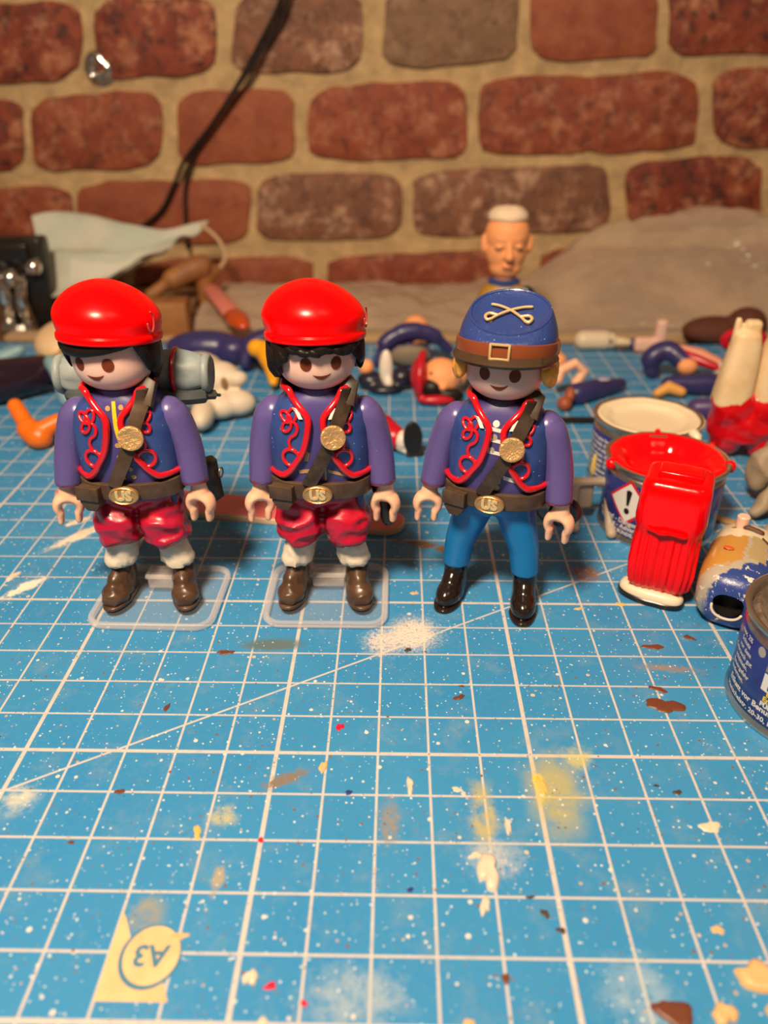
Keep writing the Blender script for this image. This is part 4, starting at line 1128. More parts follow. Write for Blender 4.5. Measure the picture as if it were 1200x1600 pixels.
# ------------------------------------------------------------------ red trousers standing on a white shoe
rt = thing('toy_trousers', 'glossy red pleated toy trousers on a white shoe, in front of the red paint tin', 'toy part', (7.05, 4.55, 0), -.42)
def sect(hx, hy, z, amp, ph=0, n=150, e=.42):
    """rounded block section with even points and fine pleats pushed out along the outline"""
    base = [Vector((p[0], p[1], 0)) for p in rrect(2 * hx, 2 * hy, .42 * min(hx, hy), 6)]
    base.append(base[0]); L = [0]
    for a, b in zip(base, base[1:]): L.append(L[-1] + (b - a).length)
    out = []; k = 0
    for j in range(n):
        s_ = L[-1] * j / n
        while L[k + 1] < s_: k += 1
        t_ = (s_ - L[k]) / max(L[k + 1] - L[k], 1e-9); p = base[k].lerp(base[k + 1], t_)
        q = 2 * pi * j / n
        w_ = amp * 1.3 * (sin(q * 30 + ph) + .5 * sin(q * 13 + 1))
        out.append(Vector((p.x * (1 + w_ / hx), p.y * (1 + w_ / hy), z)))
    return out
wet = pm('wet_red_gloss', (0.92, 0.0005, 0.002), 0.18, spec=.28, coat=0.05, bump=(1.4, .15, .05))
rr = [sect(.40, .35, .36, 0), sect(.66, .54, .40, .01), sect(.74, .62, .55, .022), sect(.77, .66, 1.0, .024, .2), sect(.76, .66, 1.5, .022, .4), sect(.75, .66, 1.9, .014, .5), sect(.75, .67, 2.08, .004), sect(.79, .70, 2.18, 0), sect(.82, .72, 2.4, 0), sect(.80, .72, 2.9, 0), sect(.78, .70, 3.20, 0), sect(.72, .64, 3.36, 0), sect(.62, .52, 3.42, 0), sect(.58, .40, 3.41, 0), sect(.3, .2, 3.40, 0)]
obj('trousers', skin(rr), wet, rt, smooth=70)
obj('hip_block', box((.02, .05, 3.40), (1.02, .62, .26), .08, 3), wet, rt)
obj('paint_ridge', tube(spl([(-.45, -.74, 2.20), (-.2, -.77, 2.17), (.1, -.78, 2.20), (.4, -.74, 2.17)], 4), [.04, .07, .05, .07], 8), wet, rt)
shm = pm('white_shoe_paint', (0.82, 0.68, 0.50), 0.35, bump=(2.5, .2, .05))
so = []
def shoe_out(k, n=36, sc=1.0):
    a = 2 * pi * k / n
    return (sc * .80 * math.copysign(abs(cos(a)) ** .75, cos(a)), sc * (.40 if cos(a) < 0 else .36) * math.copysign(abs(sin(a)) ** .85, sin(a)))
S = [(px * 1 - .05, py - .32) for px, py in [shoe_out(k) for k in range(36)]]
MZ = RZ(-.19)
sh = obj('shoe', xf(skin([[Vector((px * s_ + (.0), (py + .32) * s_ - .32, z)) for px, py in S] for s_, z in ((1.0, .14), (1.01, .20), (.96, .29), (.84, .35), (.55, .38), (.2, .385))]), MZ), shm, rt, smooth=60)
obj('sole', xf(prism([(px * 1.04, (py + .32) * 1.07 - .32) for px, py in S], 0, .16, .02, 1), MZ), blk_m, sh)
obj('hidden_shoe', xf(skin([[Vector((px * s_ * .95 - .1, (py + .32) * s_ + .38, z)) for px, py in S] for s_, z in ((1.0, .0), (1.01, .18), (.97, .30), (.88, .40), (.60, .45))]), MZ), shm, rt, smooth=60)

# ------------------------------------------------------------------ painted torso lying between shoe and tin
bt = thing('toy_torso', 'paint-smeared hollow toy torso in ochre, cream and blue, lying beside the nearest tin', 'toy part', (8.15, 2.98, 0), -.52)
m = bpy.data.materials.new('smeared_torso_paint'); nt = NT(m); v = nt.coord()
sp = nt.new('ShaderNodeSeparateXYZ'); nt.link(v, sp.inputs[0])
nz = nt.noise(v, 1.6, 5, .65); nz2 = nt.noise(v, 5, 4, .7)
yy = nt.math('ADD', sp.outputs[1], nt.math('MULTIPLY_ADD', nz, 1.0, -.5)); xx = nt.math('ADD', sp.outputs[0], nt.math('MULTIPLY_ADD', nz2, .5, -.25))
c1 = nt.mix(nt.ramp(xx, -.60, -.45), (.30, .32, .34), (.03, .06, .26))
c1 = nt.mix(nt.math('MULTIPLY', nt.ramp(nt.math('SUBTRACT', yy, nt.math('MULTIPLY', xx, .8)), .45, .5), nt.math('LESS_THAN', xx, .35)), c1, (.44, .38, .30))
c1 = nt.mix(nt.math('MULTIPLY', nt.ramp(nt.math('SUBTRACT', yy, nt.math('MULTIPLY', xx, .5)), .70, .8), nt.math('LESS_THAN', xx, .0)), c1, (.52, .26, .055))
c1 = nt.mix(nt.math('MULTIPLY', nt.ramp(yy, .9, 1.0), nt.math('MULTIPLY', nt.math('GREATER_THAN', xx, .1), nt.math('LESS_THAN', xx, .5))), c1, (.42, .32, .16))
c1 = nt.mix(nt.ramp(yy, 1.9, 1.95), c1, (.72, .60, .42))
c1 = nt.mix(nt.math('MULTIPLY', nt.math('GREATER_THAN', yy, 1.2), nt.ramp(xx, .45, .6)), c1, (.68, .57, .40))
c1 = nt.mix(nt.math('MULTIPLY', nt.math('LESS_THAN', yy, .55), nt.ramp(nz2, .58, .62)), c1, (.78, .70, .60))
nt.link(c1, nt.b.inputs['Base Color']); nt.b.inputs['Roughness'].default_value = .3; nt.bump(nz2, .3, .04)
rings = []
for yv, hx, hz, cz in ((.42, .32, .30, .72), (.02, .33, .31, .70), (-.04, .36, .34, .70), (-.02, .48, .46, .72), (.08, .66, .62, .74), (.3, .78, .72, .76), (.7, .84, .78, .80), (1.3, .86, .80, .82), (2.0, .85, .80, .84), (2.55, .80, .78, .84), (2.85, .66, .64, .84), (2.92, .3, .3, .84)):
    rings.append([Vector((hx * math.copysign(abs(cos(a)) ** .75, cos(a)), yv, cz + hz * math.copysign(abs(sin(a)) ** .75, sin(a)))) for a in [2 * pi * j / 40 for j in range(40)]])
obj('body', skin(rings, True, True), m, bt, smooth=60)
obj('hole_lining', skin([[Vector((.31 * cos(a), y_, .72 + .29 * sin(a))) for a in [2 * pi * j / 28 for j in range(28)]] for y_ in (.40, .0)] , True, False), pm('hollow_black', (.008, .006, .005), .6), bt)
obj('paint_ring', tube([(.35 * cos(a), -.04 + .02 * sin(3 * a), .70 + .33 * sin(a)) for a in [pi * 1.0 + .9 * pi * k / 20 for k in range(21)]], .032, 7), shm, bt)
obj('neck_stub', xf(lathe([(.16, 0), (.16, .35), (.13, .38), (.02, .38)], 18), T(-.25, 2.4, 1.55)), pm('pink_stub', (.75, .5, .4), .4), bt)
obj('painted_line', tube(spl([(-.45, 2.30, 1.56), (-.1, 2.28, 1.69), (.25, 2.22, 1.64)], 5), [.02, .06, .07], 6), pm('umber_line', (.09, .04, .02), .4), bt)
obj('painted_line', tube(spl([(.3, 1.95, 1.66), (.55, 1.75, 1.55), (.68, 1.5, 1.44)], 5), .022, 6), pm('umber_line', (.09, .04, .02), .4), bt)
obj('red_spot', ell((-.35, 1.15, 1.62), (.13, .08, .03), 12, 6), pm('orange_red_spot', (.6, .10, .02), .4), bt)

# ------------------------------------------------------------------ things lying behind the soldiers
navy = pm('navy_plastic', (0.035, 0.030, 0.13), 0.35)
flesh = pm('clay_flesh', (0.90, 0.37, 0.15), 0.6, bump=(3, .2, .05))
cream = pm('cream_plastic', (0.80, 0.62, 0.38), 0.5, mottle=((.72, .50, .26), 1, .4, .65))
greyc = pm('grey_clay', (0.34, 0.26, 0.18), 0.6, bump=(2, .3, .08))
whitep = pm('white_plastic', (0.78, 0.70, 0.60), 0.4)
redp = pm('red_plastic', (0.50, 0.006, 0.02), 0.3)
umber = pm('umber_paint', (.10, .05, .02), .5)

# pink stick lying across the mat
stick = thing('craft_stick', 'flat wooden stick painted pink, lying across the mat behind the beret soldiers', 'stick', (-4.95, 8.70, 0.005), -.175)
out = rrect(11.2, 1.25, .60, 8)
obj('wood', prism(out, 0, .20, .03, 1), pm('stick_wood', (.70, .48, .30), .6), stick)
obj('pink_face', prism(rrect(11.12, 1.17, .57, 8), .195, .215), pm('pink_paint', (.78, .16, .17), .45, mottle=((.70, .20, .20), 1.2, .4, .7)), stick, smooth=None)

# clay head behind the kepi soldier
hd = thing('clay_figure', 'toy figure with a bald orange clay head and closed eyes, standing behind the kepi soldier', 'toy figure', (5.1, 23.6, 0), .02)
face = blob([ell((0, 0, 5.55), (.98, .92, 1.0)), ell((0, -.05, 4.85), (.92, .82, .95)), ell((0, -.12, 4.20), (.74, .66, .55)), ell((0, -.70, 5.45), (.62, .22, .16)),
             tube([(0, -.88, 5.25), (0, -1.0, 4.95), (0, -1.08, 4.72)], [.10, .15, .20], 10), ell((-.13, -.97, 4.70), (.11, .12, .09)), ell((.13, -.97, 4.70), (.11, .12, .09)),
             ell((-.42, -.74, 5.12), (.20, .14, .13)), ell((.42, -.74, 5.12), (.20, .14, .13)), ell((0, -.83, 4.36), (.26, .12, .07)), ell((0, -.80, 4.24), (.22, .12, .07)),
             ell((-1.02, 0, 5.15), (.14, .24, .42)), ell((1.02, 0, 5.15), (.16, .24, .42)), tube([(0, 0, 4.2), (0, 0, 3.4)], .48, 16)], .06, 3)
hh = obj('head', face, flesh, hd, smooth=70)
for s in (-1, 1):
    obj('eyelid_line', tube(spl([(s * .22, -.83, 5.14), (s * .40, -.90, 5.08), (s * .60, -.84, 5.13)], 4), .03, 6), umber, hh)
obj('mouth_line', tube(spl([(-.2, -.93, 4.29), (0, -.97, 4.31), (.2, -.93, 4.29)], 4), .02, 6), pm('mouth_red', (.5, .12, .06), .5), hh)
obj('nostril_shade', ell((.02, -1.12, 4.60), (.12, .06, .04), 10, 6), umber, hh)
obj('hair', skin([[Vector((r * cos(a), r * .95 * sin(a) + .05, z + .02 * sin(5 * a))) for a in [2 * pi * j / 40 for j in range(40)]] for r, z in ((.84, 6.16), (.90, 6.22), (.82, 6.45), (.60, 6.62), (.3, 6.69), (.05, 6.7))]), pm('hair_white', (.80, .62, .45), .7, bump=(8, .4, .03)), hh, smooth=70)
obj('coat', skin([[tp(2 * pi * j / 32, 2.72 + (z / 3.45) * 2.8, 0) * 1.0 + Vector((0, 0, 0)) for j in range(32)] for z in (0,)] and [[Vector((rx * math.copysign(abs(cos(a)) ** .8, cos(a)), ry * math.copysign(abs(sin(a)) ** .8, sin(a)), z)) for a in [2 * pi * j / 32 for j in range(32)]] for rx, ry, z in ((1.15, .75, 0), (1.2, .8, 1.5), (1.22, .8, 2.6), (1.0, .7, 3.2), (.7, .6, 3.45))]), pm('coat_ochre', (.42, .22, .04), .5), hd, smooth=60)
obj('neckerchief', lathe([(.5, 3.35), (.72, 3.42), (.74, 3.60), (.5, 3.68)], 28, sy=.9, cap0=False, cap1=False), pm('neckerchief_blue', (.03, .07, .25), .4), hd)
obj('shirt_front', prism([(-.35, -1.02), (.95, -.92), (.95, -.70), (-.35, -.80)], 2.4, 3.38, .04, 1), pm('shirt_pale_blue', (.35, .50, .55), .5), hd)
obj('shirt_front', prism([(-.30, -1.08), (.12, -1.08), (.12, -1.0), (-.30, -1.0)], 2.4, 3.44, .02, 1), whitep, hd, label='white shirt strip')
obj('shoulder_strap', tube([(.95, -.5, 3.25), (1.25, -.1, 3.05), (1.3, 0, 2.4)], .2, 10), blk_m, hd)

# clay hand-like head lying at the far edge of the mat
ch = thing('clay_bust', 'small unpainted orange clay head lying at the far edge of the mat', 'clay head', (.9, 25.0, 0))
obj('head', blob([ell((.30, .2, .85), (.66, .62, .68)), ell((.05, .1, .45), (.7, .5, .4)), tube([(-.2, 0, .4), (-1.1, -.2, .22), (-1.6, -.3, .12)], [.36, .2, .1], 12), ell((.75, -.2, .5), (.2, .2, .25))], .07, 3), flesh, ch, smooth=70)

# lying figure with a red cap
lf = thing('lying_toy_figure', 'toy figure in a red cap lying on its back between wavy-haired and kepi soldiers', 'toy figure', (2.1, 18.3, 0))
lh = obj('head', blob([ell((0, 0, .86), (.85, .80, .80)), ell((.62, .35, .78), (.5, .45, .5)), tube([(.7, .5, .8), (1.5, 1.3, .85), (2.3, 1.9, 1.0)], [.42, .34, .25], 12), ell((.05, -.7, .72), (.2, .22, .2)), ell((.5, -.45, 1.1), (.14, .2, .14))], .07, 3), flesh, lf, smooth=70)
obj('eye', ell((-.42, -.55, 1.22), (.07, .08, .09), 10, 6), umber, lh); obj('eye', ell((-.38, .12, 1.55), (.07, .09, .06), 10, 6), umber, lh)
obj('hair', blob([ell((-.35, -.42, .55), (.62, .52, .5)), ell((-.55, .2, .8), (.38, .7, .72)), ell((.35, -.75, .35), (.6, .25, .3))], .07, 2), hair_k, lh, smooth=70)
capP = [(-.62 + .34 * cos(a) * .4, .02 + .98 * cos(a), .92 + .92 * sin(a)) for a in [2 * pi * k / 32 for k in range(32)]]
obj('cap', blob([tube([(x - .15, y, z * .98) for x, y, z in capP], .17, 10, closed=True), ell((-.85, 0, .9), (.42, .85, .78)), ell((-.2, -.95, .25), (.75, .25, .2))], .06, 2), redp, lf, smooth=70)
arc = spl([(-2.7, 3.6, .2), (-2.3, 3.9, 1.1), (-1.3, 4.1, 1.55), (-.2, 4.2, 1.35), (.6, 4.4, .6)], 6)
lb_ = obj('body', blob([tube(arc, [.22, .38, .42, .38, .25], 14), ell((-1.3, 4.1, .5), (1.2, .5, .5))], .08, 2), navy, lf, smooth=70)
obj('shirt', blob([ell((-1.2, 3.55, .62), (.95, .3, .5))], .08, 1), pm('shirt_olive_grey', (.20, .16, .11), .6), lf, smooth=70)
obj('leg', blob([ell((-2.25, .75, .95), (.30, .25, .85)), ell((-2.15, .55, .35), (.22, .25, .35))], .06, 2), whitep, lf, smooth=70)
obj('boot', blob([ell((-2.9, .9, .4), (.6, .5, .4)), ell((-1.6, .9, .5), (.5, .5, .5)), ell((-2.3, .4, .2), (.7, .4, .2))], .08, 2), pm('boot_dark_navy', (.015, .015, .03), .3), lf, smooth=70)
obj('knee_skin', ell((-3.1, 1.1, .9), (.32, .3, .35)), flesh, lf)

# loose red leg with black-soled shoe
rl = thing('red_limb', 'loose red toy leg ending in a white shoe with black sole turned to the camera', 'toy part', (.45, 12.7, 0))
obj('leg', tube([(-1.3, 1.5, .55), (-.7, .9, .55), (-.15, .3, .5)], [.55, .6, .42], 16), redp, rl)
obj('shoe', blob([ell((.1, .15, .5), (.32, .35, .36)), tube([(.0, .1, .3), (.3, -.1, .12)], [.2, .1], 8), tube([(.0, .1, .5), (.38, -.12, .42)], [.15, .08], 8)], .04, 2), whitep, rl, smooth=70)
obj('sole', xf(prism([(.34 * cos(a), .58 * sin(a)) for a in [2 * pi * k / 28 for k in range(28)]], -.08, .08, .03, 1), T(.42, -.15, .72) @ RZ(.2) @ RX(pi / 2 - .1)), blk_m, rl)
obj('heel', xf(box((0, 0, 0), (.62, .22, .34), .08, 2), T(.5, -.12, .19) @ RZ(.2)), pm('heel_dark', (.03, .018, .014), .5), rl)

# hand, arm and scraps behind the kepi soldier
ar = thing('purple_limb', 'loose purple toy arm with a flesh hand, lying right of the kepi soldier', 'toy part', (8.2, 18.1, 0))
obj('sleeve', tube([(1.5, .9, .35), (.2, .1, .42), (-.7, -.5, .42)], [.25, .42, .45], 14), navy, ar)
obj('hand', blob([tube([(-.5, .5, .5), (-.2, .6, 1.0), (-.6, .6, 1.35), (-1.2, .4, 1.1), (-1.3, .3, .7)], .22, 10)], .05, 2), skin_m, ar, smooth=70)
obj('silver_print', ell((.55, .2, .80), (.28, .16, .07), 12, 6), pm('pale_print', (.4, .35, .5), .4), ar)
sc = thing('clay_scrap', 'rusty brown scrap beside the flesh hand of the loose purple arm', 'scrap', (6.95, 16.9, 0))
obj('lump', blob([ell((0, 0, .3), (.3, .35, .3)), ell((.25, .3, .55), (.22, .3, .3))], .05, 2), pm('rust', (.33, .08, .03), .5), sc, smooth=70)
sc = thing('flesh_scrap', 'two flesh coloured lumps seen just right of the kepi soldier head', 'scrap', (7.7, 22.0, 0))
obj('lump', blob([ell((-.1, 0, .35), (.4, .4, .35)), ell((-.05, 2.6, .6), (.35, .4, .6)), ell((-.1, 1.3, .35), (.35, 1.3, .3))], .07, 2), flesh, sc, smooth=70)

# white capsule, small bits, pink boot at the far edge
wc = thing('white_capsule', 'rounded off-white plastic piece at the far edge of the mat, left of a pink boot', 'toy part', (9.75, 24.7, 0))
obj('shell', blob([tube([(-.55, 0, .48), (.6, 0, .48)], [.46, .46], 18), ell((.8, 0, .46), (.42, .4, .4))], .06, 3), pm('offwhite', (.70, .58, .42), .35), wc, smooth=70)
obj('dimple', ell((.75, -.42, .55), (.09, .04, .09), 10, 6), umber, wc)
wb = thing('toy_bottle', 'tiny cream and navy bit between the white capsule and the pink boot', 'toy part', (11.2, 24.6, 0))
obj('neck', tube([(-.35, 0, .45), (0, 0, .42), (.3, 0, .38)], [.22, .2, .16], 12), pm('pearl', (.75, .6, .4), .2), wb)
obj('foot', ell((.45, 0, .3), (.26, .25, .3)), navy, wb); obj('dark_base', ell((0, 0, .14), (.5, .25, .14)), pm('olive_dark', (.07, .05, .03), .5), wb)
pb = thing('toy_boot', 'pale pink toy boot standing at the far edge of the mat', 'toy part', (12.5, 24.4, 0))
obj('boot', blob([box((.32, 0, .85), (.52, .5, 1.45), .15), box((-.2, 0, .38), (1.3, .5, .68), .18)], .05, 2), pm('pale_pink', (.80, .50, .40), .5), pb, smooth=70)
obj('sole', box((-.2, 0, .04), (1.34, .54, .08), .03), pm('sole_mauve', (.2, .1, .1), .5), pb)

# navy curled figure at right
nf = thing('curled_toy_figure', 'toy figure in navy coat with red and cream trim lying behind the white tin', 'toy figure', (12.4, 19.8, 0))
obj('coat', blob([tube(spl([(-.9, .9, .3), (-1.05, .9, .9), (-.4, .9, 1.25), (.2, .3, .9)], 5), [.35, .45, .45, .4], 14), tube([(-.9, -1.1, .5), (.4, -1.2, .5), (1.4, -1.2, .5)], [.3, .42, .42], 14)], .08, 2), navy, nf, smooth=70)
obj('trim', tube([(-.2, .7, 1.3), (.6, .2, 1.1), (1.4, -.4, .9)], [.2, .22, .18], 10), redp, nf)
obj('trousers', tube([(0, .9, 1.35), (.9, .6, 1.15), (1.6, .1, .95)], [.2, .28, .2], 10), pm('salmon', (.75, .3, .2), .5), nf)
obj('cuff', ell((1.5, -.3, .85), (.32, .3, .3)), whitep, nf)
obj('hand', ell((.15, -.2, .9), (.42, .3, .35)), flesh, nf)
oc = thing('toy_hand', 'small orange-yellow toy hand in front of the navy coated lying figure', 'toy part', (11.5, 18.2, 0))
obj('hand', blob([tube([(-.5, .1, .2), (0, .25, .42), (.5, 0, .3)], [.18, .28, .2], 12)], .05, 2), pm('hand_orange', (.75, .35, .08), .5), oc, smooth=70)
pa = thing('toy_sleeve', 'loose dark purple toy sleeve lying behind the cream and red trousers', 'toy part', (12.6, 15.9, 0))
obj('sleeve', tube([(-.8, .2, .45), (.6, .1, .5), (1.6, 0, .5)], [.38, .45, .42], 14), pm('sleeve_purple', (.07, .04, .16), .4), pa)

# cream and red trousers standing upside down
ct = thing('upturned_trousers', 'upturned cream toy legs dipped in glossy red paint, behind the red paint tin', 'toy part', (12.25, 12.9, 0), -.1)
legs = []
for s in (-1, 1):
    rg = []
    for z, hx, hy, cx_ in ((1.9, .62, .6, .62), (2.4, .60, .55, .60), (3.2, .55, .48, .56), (3.9, .48, .42, .54), (4.3, .42, .36, .56), (4.4, .30, .28, .56)):
        rg.append([Vector((s * cx_ + hx * math.copysign(abs(cos(a)) ** .7, cos(a)), hy * math.copysign(abs(sin(a)) ** .7, sin(a)), z)) for a in [2 * pi * j / 28 for j in range(28)]])
    obj('leg', blob([skin(rg), tube([(s * .56 - .34, 0, 4.0), (s * .56 - .36, 0, 4.75)], [.14, .11], 10), box((s * .56 + .12, 0, 4.4), (.50, .45, .7), .1)], .055, 2), cream, ct, smooth=70)
obj('seat', blob([ell((-.55, 0, 1.75), (.72, .72, .95)), ell((.60, 0, 1.70), (.76, .72, .95)), ell((0, 0, 1.1), (1.25, .78, .75)), ell((-.45, 0, .55), (.62, .6, .5)), ell((.62, -.1, .5), (.5, .55, .45))], .07, 3, disp=fold(1.0, .05, 4, (1, 1, 1.4)), flatten=0.0), pm('dip_red', (.62, .003, .008), .14, coat=.5), ct, smooth=70)
fr = thing('red_ring', 'small red ring with a clear centre peeping out above the upturned cream legs', 'toy part', (13.9, 17.8, 0))
obj('ring', MB().add(tube([(.75 * cos(a), .2, 2.55 + .35 * sin(a)) for a in [2 * pi * k / 26 for k in range(26)]], .17, 8, closed=True)).add(tube([(-.3, .25, 0), (-.3, .25, 2.3)], .2, 8)), redp, fr)

# grey clay figurine
gf = thing('clay_figurine', 'unpainted grey-brown clay figurine leaning at the right edge of the mat', 'figurine', (11.9, 8.6, 0))
obj('body', blob([ell((.2, .9, 1.35), (.75, .65, .85)), ell((-.45, .9, 1.1), (.38, .45, .75)), ell((.6, .5, 2.1), (.5, .5, .8)), tube([(.2, .3, 1.2), (-.35, -.1, .7), (-.95, -.35, .30)], [.42, .32, .22], 12),
                  tube([(.5, -.4, 1.1), (-.1, -.9, .6), (-.95, -1.5, .2)], [.4, .36, .25], 12), ell((.6, -.6, .7), (.8, .9, .7)), ell((.25, -1.5, .35), (.7, .4, .33)), ell((-.15, 1.2, 1.75), (.14, .14, .14))], .07, 3, disp=fold(1.4, .05, 2), flatten=0), greyc, gf, smooth=70)
oc = thing('ochre_strip', 'thin ochre coloured strip lying on the mat beside the grey figurine', 'scrap', (10.15, 8.15, 0.01), -.55)
obj('strip', box((0, 0, .05), (1.3, .28, .10), .04), pm('ochre', (.42, .24, .10), .6), oc)

# grey bracket piece beside the red tin
gb = thing('plastic_bracket', 'light grey plastic bracket with two prongs standing left of the red paint tin', 'toy part', (6.0, 8.1, 0), .1)
gm = pm('bracket_grey', (.42, .34, .25), .5)
obj('bracket', blob([box((-.55, .1, 1.0), (.42, .35, .9), .1), box((0, .1, 1.32), (1.5, .3, .22), .08), box((-.1, .12, .85), (.45, .12, .8), .04), tube([(.55, .1, 1.35), (.48, -.3, .8), (.42, -.7, .32), (.40, -1.0, .16)], [.15, .15, .14, .16], 10), tube([(-.6, .1, .9), (-.5, -.2, .45), (-.55, -.6, .14)], [.2, .17, .14], 10), tube([(.55, .1, 1.35), (.85, .2, 1.75)], [.12, .07], 8)], .04, 2), gm, gb, smooth=70)
bs = thing('black_bar', 'short black flat bar lying on the mat between the purple arm and the white tin', 'bar', (7.3, 15.7, 0), .0)
obj('bar', box((0, 0, .09), (2.3, .34, .18), .05), blk_m, bs)

# ---- left side
pw = thing('clay_horse_head', 'cream white sculpted animal head with one hollow eye, lying between the beret soldiers', 'figurine', (-6.9, 16.4, 0), .1)
hb = obj('head', blob([ell((-.5, .6, 1.15), (1.15, 1.5, 1.1)), ell((.35, .2, 1.4), (.8, .7, .65)), ell((1.05, -.2, 1.5), (.42, .35, .3)), ell((1.0, -.5, .62), (.72, .55, .5)), ell((.3, -.7, .6), (.8, .6, .5)), ell((-.2, -1.5, .6), (.45, 1.0, .5))], .08, 4, flatten=0), pm('white_clay', (.68, .57, .44), .55), pw, smooth=70)
obj('eye_hollow', ell((.58, -.50, 1.42), (.13, .08, .24), 12, 8), pm('hollow_tan', (.25, .13, .05), .6), hb)
cl = thing('cream_block', 'big cream piece with a brown hollow, lying behind the left beret soldier', 'toy part', (-14.2, 22.0, 0), .0)
cb = obj('block', blob([ell((-.6, .8, 1.0), (1.5, 2.2, .95)), ell((.5, -1.2, .6), (1.2, 1.8, .6)), ell((1.6, -2.2, .8), (.8, 1.4, .8)), ell((1.5, 1.0, .9), (1.2, 1.5, .8))], .10, 4, flatten=0), pm('cream_block', (.74, .52, .30), .55), cl, smooth=70)
obj('hollow', ell((.2, -.9, 1.15), (.75, .6, .16), 14, 8), umber, cb); obj('hollow_rim', ell((.3, -1.4, 1.0), (.9, .5, .2), 14, 8), pm('tan_rim', (.5, .3, .12), .5), cb)
dc = thing('dark_cylinder', 'glossy dark purple cylinder lying at the left edge of the mat', 'toy part', (-15.6, 17.6, 0))
obj('tube', tube([(-1.6, -1.3, .85), (-.2, 0, .88), (1.25, 1.2, .85)], [.85, .88, .72], 24), pm('dark_purple', (.022, .010, .020), .2), dc)
obj('pink_glint', ell((-.1, -.72, 1.28), (.22, .12, .14), 12, 8), pm('pink_glint', (.35, .05, .15), .4), dc)  # glint on the glossy side, put in as a pink blob
ba = thing('blue_limb', 'bent light blue toy arm leaning on the dark purple cylinder', 'toy part', (-13.6, 17.9, 0))
obj('arm', blob([tube(spl([(-.4, .8, 1.25), (-.05, .3, 1.3), (.25, -.1, .85), (.75, -.9, .32)], 5), [.38, .36, .34, .38], 14)], .06, 2), pm('light_blue', (.22, .38, .45), .4), ba, smooth=70)
bb = thing('light_blue_scrap', 'small light blue piece behind the dark purple cylinder', 'toy part', (-17.4, 21.0, 0))
obj('piece', blob([tube([(-.8, -.2, .5), (.2, .1, .7), (.9, .3, 1.0)], [.4, .4, .25], 12)], .07, 2), pm('light_blue', (.22, .38, .45), .4), bb, smooth=70)
oh = thing('orange_hand', 'bright orange bent toy piece on the mat left of the bedroll soldier', 'toy part', (-12.7, 13.3, 0))
obj('piece', blob([tube(spl([(-.85, .8, 1.25), (-.55, .5, .95), (-.05, 0, .50), (.35, -.2, .42)], 5), [.28, .30, .42, .46], 14), tube([(.3, -.1, .6), (.9, .3, .85)], [.36, .3], 12), ell((1.15, .35, .95), (.22, .2, .24))], .05, 2), pm('orange_plastic', (.80, .16, .008), .35), oh, smooth=70)
wa = thing('pale_blue_capsule', 'pale blue and white rounded piece at the left edge below the dark cylinder', 'toy part', (-16.2, 15.1, 0))
obj('piece', tube([(-.8, .2, .5), (.1, .1, .52), (.5, 0, .5)], [.5, .5, .42], 16), pm('pale_lilac', (.30, .28, .42), .4), wa); obj('cap', ell((.62, -.05, .45), (.35, .4, .42)), whitep, wa)
wq = thing('pink_bead', 'tiny pale pink rounded piece at the far left edge of the mat', 'toy part', (-14.9, 12.6, 0))
obj('bead', ell((0, 0, .42), (.35, .35, .42)), pm('pale_pink', (.80, .50, .40), .5), wq)
# navy figures behind
nv = thing('navy_toy_torso', 'navy toy torso with orange-yellow scarf lying left of the wavy-haired soldier', 'toy figure', (-5.0, 20.6, 0))
obj('torso', blob([ell((0, 1.4, .9), (1.9, .6, .95)), ell((1.3, .2, .8), (.7, 1.3, .8)), tube(spl([(-1.5, .6, .4), (-1.2, .9, 1.2), (0, 1.0, 1.6), (1.3, .6, 1.3)], 5), [.3, .35, .35, .35], 12)], .09, 2), navy, nv, smooth=70)
obj('shirt', ell((.25, .5, .9), (1.0, .5, .55)), pm('shirt_tan', (.45, .32, .22), .5), nv)
obj('scarf', blob([tube([(-.9, .1, 1.3), (.1, -.1, 1.25)], [.4, .35], 12), tube([(-.35, -.1, 1.15), (.0, -1.0, .8), (.15, -1.9, .45)], [.5, .38, .2], 12), tube([(.3, -.3, 1.1), (.55, -1.0, .6)], [.25, .25], 10)], .06, 2), pm('scarf_yellow', (.85, .38, .01), .35), nv, smooth=70)
obj('sleeve', ell((1.15, -.9, .55), (.5, .9, .5)), pm('boot_dark_navy', (.015, .015, .03), .3), nv)
nb = thing('navy_toy_coat', 'rounded navy toy piece behind the bedroll, below the pink pen', 'toy part', (-8.2, 22.6, 0))
obj('piece', blob([ell((-.3, 0, .75), (1.9, .8, .75)), ell((1.0, -.3, .7), (.8, .7, .65))], .09, 2), navy, nb, smooth=70)
pp = thing('pink_pen', 'pink flat-sided pen with orange-red tip resting on the plastic bag', 'pen', (0, 0, 0))
P0, P1 = Vector((-10.0, 31.0, 1.35)), Vector((-7.75, 26.0, 1.2))
d = (P1 - P0).normalized()
obj('barrel', tube([P0, (P0 + P1) / 2, P1], [.48, .50, .52], 12, ref=(0, 0, 1), flat=.55), pm('pen_pink', (.70, .22, .18), .5), pp)
obj('tip', tube([P1 - d * .1, P1 + d * .8, P1 + d * 1.6], [.58, .56, .36], 12, ref=(0, 0, 1), flat=.7), pm('pen_tip_red', (.55, .07, .01), .2, coat=.5), pp)

